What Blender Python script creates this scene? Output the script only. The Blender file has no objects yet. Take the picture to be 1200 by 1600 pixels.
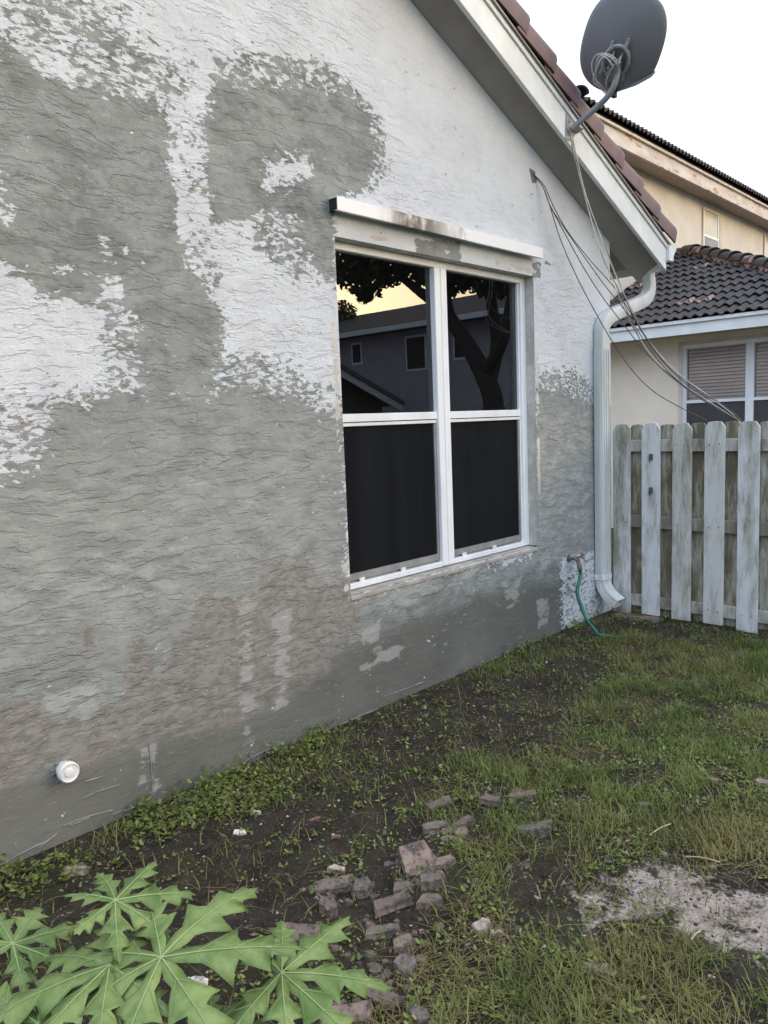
import bpy, math, random
import numpy as np
from mathutils import Vector, Matrix
random.seed(7); rng = np.random.default_rng(11)
S = bpy.context.scene
COL = S.collection

# ------------------------------------------------------------------ camera, sky, sun
YAW, PITCH, ROLL, FPX = 0.80632, 0.114917, -0.0395975, 1195.7
CAM = np.array([0.0, -2.78, 1.5])
_f = np.array([math.sin(YAW)*math.cos(PITCH), math.cos(YAW)*math.cos(PITCH), -math.sin(PITCH)])
_r0 = np.array([math.cos(YAW), -math.sin(YAW), 0]); _u0 = np.cross(_r0, _f)
RT = _r0*math.cos(ROLL)+_u0*math.sin(ROLL); UP = -_r0*math.sin(ROLL)+_u0*math.cos(ROLL)
cd = bpy.data.cameras.new('camera'); cam = bpy.data.objects.new('camera', cd); COL.objects.link(cam)
cam.matrix_world = Matrix(((RT[0], UP[0], -_f[0], CAM[0]), (RT[1], UP[1], -_f[1], CAM[1]), (RT[2], UP[2], -_f[2], CAM[2]), (0, 0, 0, 1)))
cd.sensor_fit = 'VERTICAL'; cd.sensor_height = 32.0; cd.lens = 32.0*FPX/1600; cd.clip_start = .05; cd.clip_end = 1500
S.camera = cam
SUN_AZ, SUN_EL = math.radians(142), math.radians(9)       # azimuth from +Y towards +X: low in the sky behind the camera
wd = bpy.data.worlds.new('World'); S.world = wd; wd.use_nodes = True
nt = wd.node_tree; bg = nt.nodes['Background']
sky = nt.nodes.new('ShaderNodeTexSky'); sky.sky_type = 'NISHITA'; sky.sun_disc = False
sky.sun_elevation = SUN_EL; sky.sun_rotation = SUN_AZ
sky.air_density = 1.0; sky.dust_density = 5.0; sky.ozone_density = 1.0
hsv = nt.nodes.new('ShaderNodeHueSaturation'); hsv.inputs['Saturation'].default_value = 1.0
nt.links.new(sky.outputs[0], hsv.inputs['Color'])
# thin bright overcast drawn over the clear sky
tc = nt.nodes.new('ShaderNodeTexCoord'); nz_ = nt.nodes.new('ShaderNodeTexNoise'); nz_.inputs['Scale'].default_value = 1.6; nz_.inputs['Detail'].default_value = 5
nt.links.new(tc.outputs['Generated'], nz_.inputs['Vector'])
mr = nt.nodes.new('ShaderNodeMapRange'); nt.links.new(nz_.outputs['Fac'], mr.inputs[0])
for i_, v_ in zip((1, 2, 3, 4), (.3, .7, .62, .86)): mr.inputs[i_].default_value = v_
cm = nt.nodes.new('ShaderNodeMix'); cm.data_type = 'RGBA'; nt.links.new(mr.outputs[0], cm.inputs[0]); nt.links.new(hsv.outputs[0], cm.inputs[6]); 
sx_ = nt.nodes.new('ShaderNodeSeparateXYZ'); nt.links.new(tc.outputs['Generated'], sx_.inputs[0])
oc = nt.nodes.new('ShaderNodeMapRange'); nt.links.new(sx_.outputs[2], oc.inputs[0])        # overcast: zenith brighter than horizon
for i_, v_ in zip((1, 2, 3, 4), (0, 1, .62, 1.75)): oc.inputs[i_].default_value = v_
vm = nt.nodes.new('ShaderNodeVectorMath'); vm.operation = 'SCALE'; vm.inputs[0].default_value = (8.1, 9.1, 10.7); nt.links.new(oc.outputs[0], vm.inputs['Scale']); nt.links.new(vm.outputs[0], cm.inputs[7])
# the cloud thins out towards the sunset
dt = nt.nodes.new('ShaderNodeVectorMath'); dt.operation = 'DOT_PRODUCT'; nt.links.new(tc.outputs['Generated'], dt.inputs[0])
dt.inputs[1].default_value = (math.sin(SUN_AZ)*math.cos(SUN_EL), math.cos(SUN_AZ)*math.cos(SUN_EL), math.sin(SUN_EL))
th = nt.nodes.new('ShaderNodeMapRange'); th.interpolation_type = 'SMOOTHSTEP'; nt.links.new(dt.outputs['Value'], th.inputs[0])
for i_, v_ in zip((1, 2, 3, 4), (.78, .985, 1, 0)): th.inputs[i_].default_value = v_
mm = nt.nodes.new('ShaderNodeMath'); mm.operation = 'MULTIPLY'; nt.links.new(mr.outputs[0], mm.inputs[0]); nt.links.new(th.outputs[0], mm.inputs[1]); nt.links.new(mm.outputs[0], cm.inputs[0])
nt.links.new(cm.outputs[2], bg.inputs[0]); bg.inputs[1].default_value = .14
sl = bpy.data.lights.new('sun', 'SUN'); sl.energy = .5; sl.angle = math.radians(40); sl.color = (1, .94, .87)
so = bpy.data.objects.new('sun', sl); COL.objects.link(so)
sd = Vector((math.sin(SUN_AZ)*math.cos(SUN_EL), math.cos(SUN_AZ)*math.cos(SUN_EL), math.sin(SUN_EL)))
so.rotation_euler = sd.to_track_quat('Z', 'Y').to_euler()
S.view_settings.view_transform = 'Standard'; S.view_settings.look = 'None'; S.view_settings.gamma = 1
S.view_settings.use_curve_mapping = False; S.view_settings.exposure = 0.54
S.render.engine = 'CYCLES'

# ------------------------------------------------------------------ pixel -> place helpers
def ray(x, y): return _f + RT*(x-600)/FPX - UP*(y-800)/FPX
def hit(p, n, d):
    q = ray(*p); n = np.array(n, float); t = (d-n@CAM)/(n@q); return CAM+q*t
def onX(x, y, v): return hit((x, y), (1, 0, 0), v)
def onY(x, y, v=0.0): return hit((x, y), (0, 1, 0), v)
def onZ(x, y, v=0.0): return hit((x, y), (0, 0, 1), v)
def proj(P):
    q = P-CAM; w = q@_f
    return 600+FPX*(q@RT)/w, 800-FPX*(q@UP)/w

# ------------------------------------------------------------------ numpy value noise
_perm = rng.random((256, 256))
def vnoise(x, y):
    xi = np.floor(x).astype(int); yi = np.floor(y).astype(int); fx = x-xi; fy = y-yi
    fx = fx*fx*(3-2*fx); fy = fy*fy*(3-2*fy)
    g = lambda a, b: _perm[a & 255, b & 255]
    return (g(xi, yi)*(1-fx)+g(xi+1, yi)*fx)*(1-fy)+(g(xi, yi+1)*(1-fx)+g(xi+1, yi+1)*fx)*fy
def fbm(x, y, o=4):
    s = 0; a = .5; t = 0
    for k in range(o):
        s = s+a*vnoise(x*2**k+17*k, y*2**k+31*k); t += a; a *= .55
    return s/t

# ------------------------------------------------------------------ object helpers
def finish(o, parent=None, label=None, cat=None, group=None, kind=None):
    COL.objects.link(o)
    if parent is not None: o.parent = parent
    if label: o['label'] = label
    if cat: o['category'] = cat
    if group: o['group'] = group
    if kind: o['kind'] = kind
    return o
def thing(name, label, cat, loc=(0, 0, 0), group=None):
    o = bpy.data.objects.new(name, None); o.location = loc; o.empty_display_size = .1
    return finish(o, None, label, cat, group)
class MB:
    def __init__(s): s.v = []; s.f = []
    def add(s, vs, fs):
        n = len(s.v); s.v += [tuple(map(float, p)) for p in vs]; s.f += [tuple(i+n for i in f) for f in fs]; return s
    def box(s, x0, y0, z0, x1, y1, z1):
        x0, x1 = sorted((x0, x1)); y0, y1 = sorted((y0, y1)); z0, z1 = sorted((z0, z1))
        return s.add([(x0, y0, z0), (x1, y0, z0), (x1, y1, z0), (x0, y1, z0), (x0, y0, z1), (x1, y0, z1), (x1, y1, z1), (x0, y1, z1)],
              [(3, 2, 1, 0), (4, 5, 6, 7), (0, 1, 5, 4), (1, 2, 6, 5), (2, 3, 7, 6), (3, 0, 4, 7)])
    def prism(s, pts, vec):
        n = len(pts); v = np.array(vec, float); P = [np.array(p, float) for p in pts]
        return s.add(P+[p+v for p in P], [tuple(range(n-1, -1, -1)), tuple(range(n, 2*n))]+[(i, (i+1) % n, n+(i+1) % n, n+i) for i in range(n)])
    def tube(s, pts, rad, seg=8, caps=True):
        P = [Vector(p) for p in pts]; m = len(P); rr = rad if hasattr(rad, '__len__') else [rad]*m
        t = (P[1]-P[0]).normalized(); up = Vector((0, 0, 1)) if abs(t.z) < .9 else Vector((1, 0, 0))
        a = t.cross(up).normalized(); V = []
        for i in range(m):
            t = (P[min(i+1, m-1)]-P[max(i-1, 0)]).normalized()
            a = (a-t*a.dot(t)).normalized(); b = t.cross(a)
            for k in range(seg):
                q = 2*math.pi*k/seg; V.append(P[i]+(a*math.cos(q)+b*math.sin(q))*rr[i])
        F = [(i*seg+k, i*seg+(k+1) % seg, (i+1)*seg+(k+1) % seg, (i+1)*seg+k) for i in range(m-1) for k in range(seg)]
        if caps: F += [tuple(range(seg-1, -1, -1)), tuple(range((m-1)*seg, m*seg))]
        return s.add(V, F)
    def sweep(s, path, prof, A, caps=True):
        """path points, profile [(a,b)], per-point frames A=[(avec,bvec)]"""
        V = []; n = len(prof)
        for p, (a, b) in zip(path, A):
            for u, w in prof: V.append(np.array(p)+np.array(a)*u+np.array(b)*w)
        F = [(i*n+k, i*n+(k+1) % n, (i+1)*n+(k+1) % n, (i+1)*n+k) for i in range(len(path)-1) for k in range(n)]
        if caps: F += [tuple(range(n-1, -1, -1)), tuple(range((len(path)-1)*n, len(path)*n))]
        return s.add(V, F)
    def mesh(s, name, m=None, smooth=False, bevel=0):
        me = bpy.data.meshes.new(name); me.from_pydata(s.v, [], s.f); me.update()
        import bmesh
        b = bmesh.new(); b.from_mesh(me)
        if bevel:
            bmesh.ops.bevel(b, geom=[e for e in b.edges if len(e.link_faces) == 2 and e.calc_face_angle(0) > .5], offset=bevel, segments=1, affect='EDGES', clamp_overlap=True)
        bmesh.ops.recalc_face_normals(b, faces=b.faces); b.to_mesh(me); b.free()
        if m: me.materials.append(m)
        if smooth:
            me.polygons.foreach_set('use_smooth', [True]*len(me.polygons))
            if smooth != 'all': me.set_sharp_from_angle(angle=math.radians(40))
        return me
    def obj(s, name, m, parent=None, smooth=False, bevel=0, **kw):
        return finish(bpy.data.objects.new(name, s.mesh(name, m, smooth, bevel)), parent, **kw)
def spline(pts, n=8):
    P = [np.array(p, float) for p in pts]; P = [2*P[0]-P[1]]+P+[2*P[-1]-P[-2]]; out = []
    for i in range(1, len(P)-2):
        for k in range(n):
            t = k/n
            out.append(.5*((2*P[i])+(-P[i-1]+P[i+1])*t+(2*P[i-1]-5*P[i]+4*P[i+1]-P[i+2])*t*t+(-P[i-1]+3*P[i]-3*P[i+1]+P[i+2])*t**3))
    out.append(P[-2]); return out
def lathe(prof, seg=20):
    """prof [(r,h)] about z"""
    V = [(r*math.cos(2*math.pi*k/seg), r*math.sin(2*math.pi*k/seg), h) for r, h in prof for k in range(seg)]
    F = [(i*seg+k, i*seg+(k+1) % seg, (i+1)*seg+(k+1) % seg, (i+1)*seg+k) for i in range(len(prof)-1) for k in range(seg)]
    F += [tuple(range(seg-1, -1, -1)), tuple(range((len(prof)-1)*seg, len(prof)*seg))]
    return V, F
def raw_mesh(name, V, loops, sizes, m, attr=None, smooth=False):
    """fast mesh; V (n,3), loops flat index array, sizes per face"""
    me = bpy.data.meshes.new(name); me.vertices.add(len(V)); me.vertices.foreach_set('co', np.asarray(V, np.float32).ravel())
    me.loops.add(len(loops)); me.loops.foreach_set('vertex_index', np.asarray(loops, np.int32))
    st = np.concatenate([[0], np.cumsum(sizes)[:-1]]).astype(np.int32)
    me.polygons.add(len(sizes)); me.polygons.foreach_set('loop_start', st); me.polygons.foreach_set('loop_total', np.asarray(sizes, np.int32))
    me.update(calc_edges=True)
    for k, a in (attr or {}).items():
        at = me.color_attributes.new(k, 'FLOAT_COLOR', 'POINT'); at.data.foreach_set('color', np.asarray(a, np.float32).ravel())
    if smooth: me.polygons.foreach_set('use_smooth', [True]*len(sizes))
    me.materials.append(m); me.validate(); return me

# ------------------------------------------------------------------ materials
class NT:
    def __init__(s, name):
        s.m = bpy.data.materials.new(name); s.m.use_nodes = True; s.t = s.m.node_tree
        s.b = s.t.nodes['Principled BSDF']; s.out = s.t.nodes['Material Output']
        s.co = s.n('ShaderNodeTexCoord').outputs['Object']
    def n(s, k, **kw):
        x = s.t.nodes.new(k)
        for a, b in kw.items(): setattr(x, a, b)
        return x
    def l(s, a, b): s.t.links.new(a, b)
    def set(s, k, v):
        i = s.b.inputs[k]
        if hasattr(v, 'links') or hasattr(v, 'is_output'): s.l(v, i)
        else: i.default_value = v
    def mp(s, scale=(1, 1, 1), rot=(0, 0, 0), src=None):
        m = s.n('ShaderNodeMapping'); m.inputs['Scale'].default_value = scale; m.inputs['Rotation'].default_value = rot
        s.l(src or s.co, m.inputs[0]); return m.outputs[0]
    def noise(s, scale, detail=4, rough=.55, src=None, dist=0):
        x = s.n('ShaderNodeTexNoise'); x.inputs['Scale'].default_value = scale; x.inputs['Detail'].default_value = detail
        x.inputs['Roughness'].default_value = rough; x.inputs['Distortion'].default_value = dist
        s.l(src or s.co, x.inputs['Vector']); return x.outputs['Fac']
    def vor(s, scale, src=None, feature='F1', out='Distance'):
        x = s.n('ShaderNodeTexVoronoi'); x.feature = feature; x.inputs['Scale'].default_value = scale; s.l(src or s.co, x.inputs['Vector']); return x.outputs[out]
    def math(s, op, a, b=0.0, c=None, clamp=False):
        x = s.n('ShaderNodeMath'); x.operation = op; x.use_clamp = clamp
        for i, v in enumerate((a, b) if c is None else (a, b, c)):
            if isinstance(v, (int, float)): x.inputs[i].default_value = v
            else: s.l(v, x.inputs[i])
        return x.outputs[0]
    def ramp(s, v, a, b, o0=0.0, o1=1.0):
        x = s.n('ShaderNodeMapRange'); x.interpolation_type = 'SMOOTHSTEP'
        s.l(v, x.inputs[0])
        for i, q in zip((1, 2, 3, 4), (a, b, o0, o1)): x.inputs[i].default_value = q
        return x.outputs[0]
    def mix(s, f, a, b):
        x = s.n('ShaderNodeMix'); x.data_type = 'RGBA'
        for i, v in ((0, f), (6, a), (7, b)):
            if isinstance(v, (int, float)): x.inputs[i].default_value = v
            elif isinstance(v, tuple): x.inputs[i].default_value = (*v[:3], 1)
            else: s.l(v, x.inputs[i])
        return x.outputs[2]
    def bump(s, h, strength, dist, normal=None):
        x = s.n('ShaderNodeBump'); x.inputs['Strength'].default_value = strength; x.inputs['Distance'].default_value = dist
        s.l(h, x.inputs['Height'])
        if normal: s.l(normal, x.inputs['Normal'])
        return x.outputs[0]
    def rnd(s): return s.n('ShaderNodeObjectInfo').outputs['Random']
    def attr(s, name):
        x = s.n('ShaderNodeVertexColor'); x.layer_name = name
        sp = s.n('ShaderNodeSeparateColor'); s.l(x.outputs[0], sp.inputs[0]); return sp.outputs[0], sp.outputs[1], sp.outputs[2], x.outputs[1]

def simple(name, c1, c2=None, rough=.7, scale=8, contrast=(.35, .65), stretch=(1, 1, 1), bump=0, bscale=60, metallic=0, spec=.5, speck=None, speckscale=20, specklim=(.68, .74), rndc=0):
    t = NT(name); c2 = c2 or tuple(x*.75 for x in c1)
    v = t.mp(stretch); f = t.ramp(t.noise(scale, 5, .6, v), *contrast)
    c = t.mix(f, c1, c2)
    if speck: c = t.mix(t.ramp(t.noise(speckscale, 3, .6, v), *specklim), c, speck)
    if rndc:
        h = t.n('ShaderNodeHueSaturation'); t.l(c, h.inputs['Color']); t.l(t.math('MULTIPLY_ADD', t.rnd(), rndc, 1-rndc/2), h.inputs['Value']); c = h.outputs[0]
    t.set('Base Color', c); t.set('Roughness', rough); t.set('Metallic', metallic); t.set('Specular IOR Level', spec)
    if bump: t.set('Normal', t.bump(t.noise(bscale, 4, .6, v), bump, .01))
    return t.m

def stucco_material():
    t = NT('rendered_stucco')
    cov, damp, light, wet = t.attr('cover'); tan, seam, headw, _ = t.attr('tone')
    pos = t.mp((1, 1, 1))
    # trowel strokes: wandering, mostly level ridges
    warp = t.n('ShaderNodeTexNoise'); warp.inputs['Scale'].default_value = 2.2; warp.inputs['Detail'].default_value = 2; t.l(pos, warp.inputs['Vector'])
    wv = t.n('ShaderNodeVectorMath'); wv.operation = 'MULTIPLY_ADD'; t.l(warp.outputs['Color'], wv.inputs[0]); wv.inputs[1].default_value = (.10, .10, .10); t.l(pos, wv.inputs[2])
    st1 = t.noise(1.0, 4, .6, t.mp((7.5, 30, 27), (0, .08, 0), wv.outputs[0]), .15)
    st2 = t.noise(1.0, 3, .6, t.mp((15, 60, 52), (0, -.05, 0), wv.outputs[0]), .2)
    fl = t.noise(1.0, 4, .65, t.mp((24, 50, 50), (0, .35, 0), wv.outputs[0]), .2)
    bigz = t.noise(1.6, 3, .5)
    # knocked-down plateaus: plateau edges drop sharply
    plate = t.ramp(st1, .42, .50); plate2 = t.ramp(st2, .34, .42)
    # sharp lines in cracks and undercuts: shade painted in along stroke noise contours
    crack_shade = t.ramp(t.math('MINIMUM', t.math('MULTIPLY', t.math('ABSOLUTE', t.math('SUBTRACT', st1, .43)), 1.0), t.math('ABSOLUTE', t.math('SUBTRACT', st2, .36))), 0.0, .012)
    patchy = t.ramp(t.noise(5.5, 3, .6), .40, .66, .12, 1.0)
    crack_shade = t.math('SUBTRACT', 1.0, t.math('MULTIPLY', t.math('SUBTRACT', 1.0, crack_shade), patchy))
    rug = t.math('MULTIPLY', t.math('MULTIPLY_ADD', wet, -.82, 1.0), t.math('MULTIPLY_ADD', headw, -.86, 1.0))
    crack_shade = t.math('SUBTRACT', 1.0, t.math('MULTIPLY', t.math('SUBTRACT', 1.0, crack_shade), rug))
    rug = t.math('MULTIPLY', rug, t.math('MULTIPLY_ADD', patchy, .6, .4))
    # mottled coverage
    edge = t.math('ADD', t.math('MULTIPLY', t.math('SUBTRACT', fl, .5), 2.5), t.math('MULTIPLY', t.math('SUBTRACT', t.noise(7, 4, .6), .5), .75))
    m = t.ramp(t.math('ADD', cov, edge), .40, .58)
    white = t.mix(t.ramp(t.noise(3.5, 5, .6), .35, .7), (.65, .69, .74), (.58, .61, .66))
    white = t.mix(t.math('MULTIPLY', t.math('SUBTRACT', 1.0, crack_shade), .35), white, (.47, .475, .49))
    g1 = t.mix(t.ramp(t.noise(1.0, 5, .62, t.mp((3.2, 3, 7))), .32, .68), (.165, .18, .176), (.31, .328, .322))
    g1 = t.mix(t.ramp(bigz, .4, .62, 0, .5), g1, (.258, .285, .283))
    fs = t.noise(1.0, 5, .7, t.mp((20, 30, 38), (0, .1, 0), wv.outputs[0]), .1)
    g1 = t.mix(t.ramp(fs, .34, .46, .26, 0), g1, (.13, .13, .12)); g1 = t.mix(t.ramp(fs, .56, .74, 0, .32), g1, (.44, .45, .43))
    g1 = t.mix(t.math('MULTIPLY', t.math('SUBTRACT', 1.0, crack_shade), .2), g1, (.13, .16, .145))
    g1 = t.mix(t.ramp(t.noise(1.0, 4, .6, t.mp((7, 3, 10), src=wv.outputs[0])), .50, .56, 0, .38), g1, (.345, .37, .37)); g1 = t.mix(t.ramp(t.noise(1.0, 5, .65, t.mp((16, 5, 21), src=wv.outputs[0])), .38, .46, .35, 0), g1, (.15, .155, .145))
    lowl = t.mix(t.ramp(t.noise(1.0, 5, .62, t.mp((6, 3, 16))), .3, .7), (.24, .25, .242), (.39, .40, .388))
    g1 = t.mix(seam, g1, lowl)
    edd = t.math('MULTIPLY', t.math('SUBTRACT', fl, .5), 1.0)
    g1 = t.mix(t.ramp(t.math('ADD', wet, t.math('MULTIPLY', edd, .5)), .1, 1.0), g1, t.mix(t.ramp(bigz, .35, .65), (.125, .127, .114), (.168, .17, .154)))
    vst = t.noise(1.0, 4, .6, t.mp((7, 3, 2.2)))
    dm = t.ramp(t.math('ADD', damp, t.math('ADD', edd, t.math('MULTIPLY', t.math('SUBTRACT', vst, .5), 1.6))), .38, .72)
    g1 = t.mix(t.math('MULTIPLY', dm, .74), g1, t.mix(t.ramp(fs, .4, .6), (.185, .165, .148), (.29, .262, .238)))
    lt = t.ramp(t.math('ADD', light, t.math('ADD', edd, t.math('MULTIPLY', t.math('SUBTRACT', st1, .5), 2.6))), .42, .72)
    g1 = t.mix(t.math('MULTIPLY', lt, .55), g1, (.44, .445, .435))
    c = t.mix(m, white, g1)
    tn = t.ramp(t.math('ADD', tan, edd), .4, .75)
    c = t.mix(t.math('MULTIPLY', tn, .55), c, (.40, .345, .29))
    grit = t.noise(160, 2, .5)
    c = t.mix(t.ramp(grit, .3, .75, 0, .16), c, (.12, .12, .11))
    t.set('Base Color', c); t.set('Roughness', t.math('MULTIPLY_ADD', wet, -.12, .88)); t.set('Specular IOR Level', .3)
    h = t.math('ADD', t.math('MULTIPLY', plate, 1.0), t.math('MULTIPLY', plate2, .4))
    h = t.math('ADD', t.math('MULTIPLY', h, rug), t.math('MULTIPLY', m, .35))
    h = t.math('ADD', h, t.math('MULTIPLY', t.noise(14, 4, .6), .9))
    n1 = t.bump(h, .6, .008)
    t.set('Normal', t.bump(grit, .25, .002, n1))
    return t.m

M = {}
M['stucco'] = stucco_material()
M['trim_white'] = simple('painted_trim', (.80, .83, .85), (.70, .73, .74), .45, 5, bump=.1, bscale=90, speck=(.35, .31, .25), speckscale=9, specklim=(.72, .80))
M['window_white'] = simple('white_window_frame', (.80, .83, .87), (.70, .73, .77), .35, 6, (.4, .7), (1, 1, .4), bump=.05)
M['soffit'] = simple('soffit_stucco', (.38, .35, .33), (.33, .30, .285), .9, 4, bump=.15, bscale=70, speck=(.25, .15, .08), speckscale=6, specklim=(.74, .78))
M['reveal'] = simple('window_reveal', (.62, .60, .57), (.44, .42, .38), .85, 9, bump=.3, bscale=50, speck=(.3, .28, .24), speckscale=22)
M['tile_red'] = simple('mauve_roof_tile', (.185, .112, .112), (.125, .08, .082), .62, 5, bump=.25, bscale=50, speck=(.05, .03, .03), speckscale=12, rndc=.35)
M['dark'] = simple('dark_gap', (.03, .03, .03), (.02, .02, .02), .8)
M['deck'] = simple('roof_deck', (.10, .065, .06), (.07, .05, .05), .8)
M['track'] = None
t = NT('metal_track'); st = t.noise(1.0, 4, .55, t.mp((13, 6, 7)))
pos = t.n('ShaderNodeSeparateXYZ'); t.l(t.co, pos.inputs[0])
rz = t.math('MULTIPLY', t.ramp(pos.outputs[0], 2.85, 3.1), t.ramp(pos.outputs[0], 3.6, 3.2))
rz2 = t.math('MULTIPLY', t.ramp(pos.outputs[0], 3.45, 3.55), t.ramp(pos.outputs[0], 3.7, 3.6))
rr = t.math('MULTIPLY', rz, t.ramp(st, .22, .56)); rr = t.math('ADD', rr, t.math('MULTIPLY', rz2, t.ramp(st, .5, .7, 0, .5)), None)
t.set('Base Color', t.mix(rr, (.78, .80, .83), (.075, .05, .042))); t.set('Roughness', .45); M['track'] = t.m

def glass_material(name, fac, tint, film, rough=.0, gcol=(.9, .93, 1)):
    t = NT(name); tr = t.n('ShaderNodeBsdfTransparent'); tr.inputs[0].default_value = (*tint, 1)
    gl = t.n('ShaderNodeBsdfGlossy'); gl.inputs['Roughness'].default_value = rough; gl.inputs[0].default_value = (*gcol, 1)
    df = t.n('ShaderNodeBsdfDiffuse'); df.inputs[0].default_value = (.10, .10, .11, 1)
    bn = t.bump(t.noise(1.3, 1, .5), .02, .02); t.l(bn, gl.inputs['Normal'])
    a = t.n('ShaderNodeMixShader'); a.inputs[0].default_value = film; t.l(tr.outputs[0], a.inputs[1]); t.l(df.outputs[0], a.inputs[2])
    fr = t.n('ShaderNodeFresnel'); fr.inputs[0].default_value = 1.5
    b = t.n('ShaderNodeMixShader'); t.l(t.math('ADD', fr.outputs[0], fac, None, True), b.inputs[0]); t.l(a.outputs[0], b.inputs[1]); t.l(gl.outputs[0], b.inputs[2])
    t.l(b.outputs[0], t.out.inputs[0]); return t.m
M['glass'] = glass_material('window_glass', .05, (.35, .35, .37), .03)
M['glass_far'] = glass_material('far_window_glass', .03, (.98, .98, .98), .01)
t = NT('insect_screen'); reflect_streak = t.noise(1.0, 4, .6, t.mp((9, 3, .9)))  # faint vertical reflection streaks painted into the screen colour
t.set('Base Color', t.mix(t.ramp(reflect_streak, .3, .7), (.008, .009, .0105), (.012, .0135, .0155))); t.set('Roughness', .9); t.set('Specular IOR Level', .08); M['screen'] = t.m
M['screen_far'] = simple('far_insect_screen', (.11, .10, .10), (.08, .075, .075), .7)
M['aluminium'] = simple('grey_aluminium', (.30, .30, .30), (.22, .22, .22), .4, 8)
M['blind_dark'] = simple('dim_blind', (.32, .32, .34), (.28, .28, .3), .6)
M['blind'] = simple('beige_blind', (.80, .68, .63), (.74, .63, .58), .7)
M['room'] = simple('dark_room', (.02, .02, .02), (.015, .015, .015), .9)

# ------------------------------------------------------------------ polygon fields on the wall
def sdf(P, poly):
    poly = np.asarray(poly, float); d = np.full(len(P), 1e9); ins = np.zeros(len(P), bool)
    for a, b in zip(poly, np.roll(poly, -1, 0)):
        e = b-a; w = P-a; t_ = np.clip((w@e)/(e@e+1e-12), 0, 1); q = w-t_[:, None]*e; d = np.minimum(d, (q*q).sum(1))
        c = ((a[1] > P[:, 1]) != (b[1] > P[:, 1])); x = (b[0]-a[0])*(P[:, 1]-a[1])/(b[1]-a[1]+1e-12)+a[0]; ins ^= c & (P[:, 0] < x)
    return np.where(ins, 1, -1)*np.sqrt(d)
def wall_poly(px): return [(onY(*p)[0], onY(*p)[2]) for p in px]
def field(P, items, base=0.0):
    v = np.full(len(P), base)
    for px, val, s in items:
        if items is LIGHT: s = s*2.0+.008
        if items is DAMP: s *= 1.6
        if items is TAN: s = s*2.5+.02; val = val*.8
        if items is COVER:
            if val < .3: val = .5*val+.26; s *= 1.3
            if s >= .03: s *= 1.9
        k = np.clip(.5+sdf(P, wall_poly(px))/(2*s), 0, 1); k = k*k*(3-2*k); v = v*(1-k)+val*k
    return v
COVER = [
 ([(-600, 700), (0, 690), (60, 650), (90, 622), (215, 600), (330, 598), (352, 575), (400, 590), (440, 585), (480, 615), (540, 640), (545, 900), (560, 920), (830, 870), (838, 615), (880, 598), (960, 640), (960, 900), (875, 880), (882, 1010), (600, 1300), (0, 1500), (-600, 1700)], 1, .06),
 ([(-700, -60), (-100, 0), (0, 55), (60, 105), (120, 132), (240, 150), (270, 210), (262, 250), (275, 310), (277, 350), (292, 400), (325, 450), (350, 500), (348, 550), (320, 612), (225, 612), (205, 560), (202, 520), (185, 482), (110, 468), (65, 462), (35, 430), (0, 400), (-300, 420), (-700, 400)], 1, .03),
 ([(-300, -90), (0, -50), (210, -10), (215, 40), (300, 100), (312, 160), (240, 158), (120, 128), (0, 50), (-300, -30)], .5, .05),
 ([(322, 170), (345, 100), (380, 95), (500, 105), (540, 140), (578, 175), (590, 220), (588, 265), (567, 300), (524, 308), (522, 445), (500, 430), (478, 400), (467, 350), (430, 335), (380, 345), (335, 352), (322, 300), (318, 230)], 1.05, .03),
 ([(330, 78), (520, 92), (562, 150), (470, 150), (350, 135)], .55, .035),
 ([(540, 130), (600, 180), (612, 280), (575, 310), (588, 230), (575, 180)], .45, .03),
 ([(412, 252), (445, 236), (486, 242), (491, 280), (450, 299), (412, 290)], .33, .035),
 ([(385, 335), (460, 325), (488, 400), (503, 450), (430, 435), (395, 390)], .5, .035),
 ([(265, 150), (320, 150), (325, 300), (290, 340), (272, 250)], .3, .03),
 ([(275, 345), (330, 350), (350, 430), (345, 480), (300, 420)], .42, .03),
 ([(150, 358), (166, 364), (180, 412), (163, 408)], .1, .018),
 ([(183, 388), (215, 366), (219, 385), (190, 402)], .1, .018),
 ([(78, 414), (118, 411), (118, 426), (85, 427)], .15, .015),
 ([(153, 430), (192, 428), (192, 468), (158, 462)], .42, .02),
 ([(-300, 240), (0, 250), (8, 300), (35, 345), (15, 350), (-300, 330)], .42, .03),
 ([(150, 470), (215, 490), (225, 600), (160, 600), (150, 540)], .42, .035),
 ([(-300, 600), (0, 600), (92, 640), (84, 700), (30, 752), (-300, 790)], .42, .035),
 ([(345, 545), (400, 555), (455, 552), (490, 600), (540, 632), (540, 668), (430, 622), (350, 600)], .5, .035),
 ([(505, 600), (537, 588), (539, 645), (512, 640)], .25, .02),
 ([(835, 580), (900, 570), (935, 610), (930, 640), (880, 610), (838, 625)], .55, .03),
 ([(878, 868), (930, 860), (945, 960), (884, 985)], .36, .02),
 ([(648, 372), (720, 378), (720, 412), (650, 397)], .95, .02),
 ([(832, 410), (846, 410), (844, 434), (833, 434)], .8, .01),
 ([(850, 408), (862, 410), (860, 416), (850, 414)], .7, .008)]
DAMP = [
 ([(-600, 1260), (0, 1112), (60, 1085), (130, 1125), (182, 1085), (200, 1000), (224, 1000), (250, 1050), (300, 955), (330, 920), (400, 925), (418, 882), (470, 862), (500, 898), (550, 918), (565, 965), (520, 1050), (400, 1120), (250, 1160), (100, 1200), (-600, 1500)], 1, .06),
 ([(128, 985), (152, 982), (150, 1022), (132, 1018)], .8, .02),
 ([(560, 920), (640, 895), (640, 905), (560, 945)], .6, .03),
 ([(475, 765), (495, 760), (492, 820), (478, 815)], .42, .03)]
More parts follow.
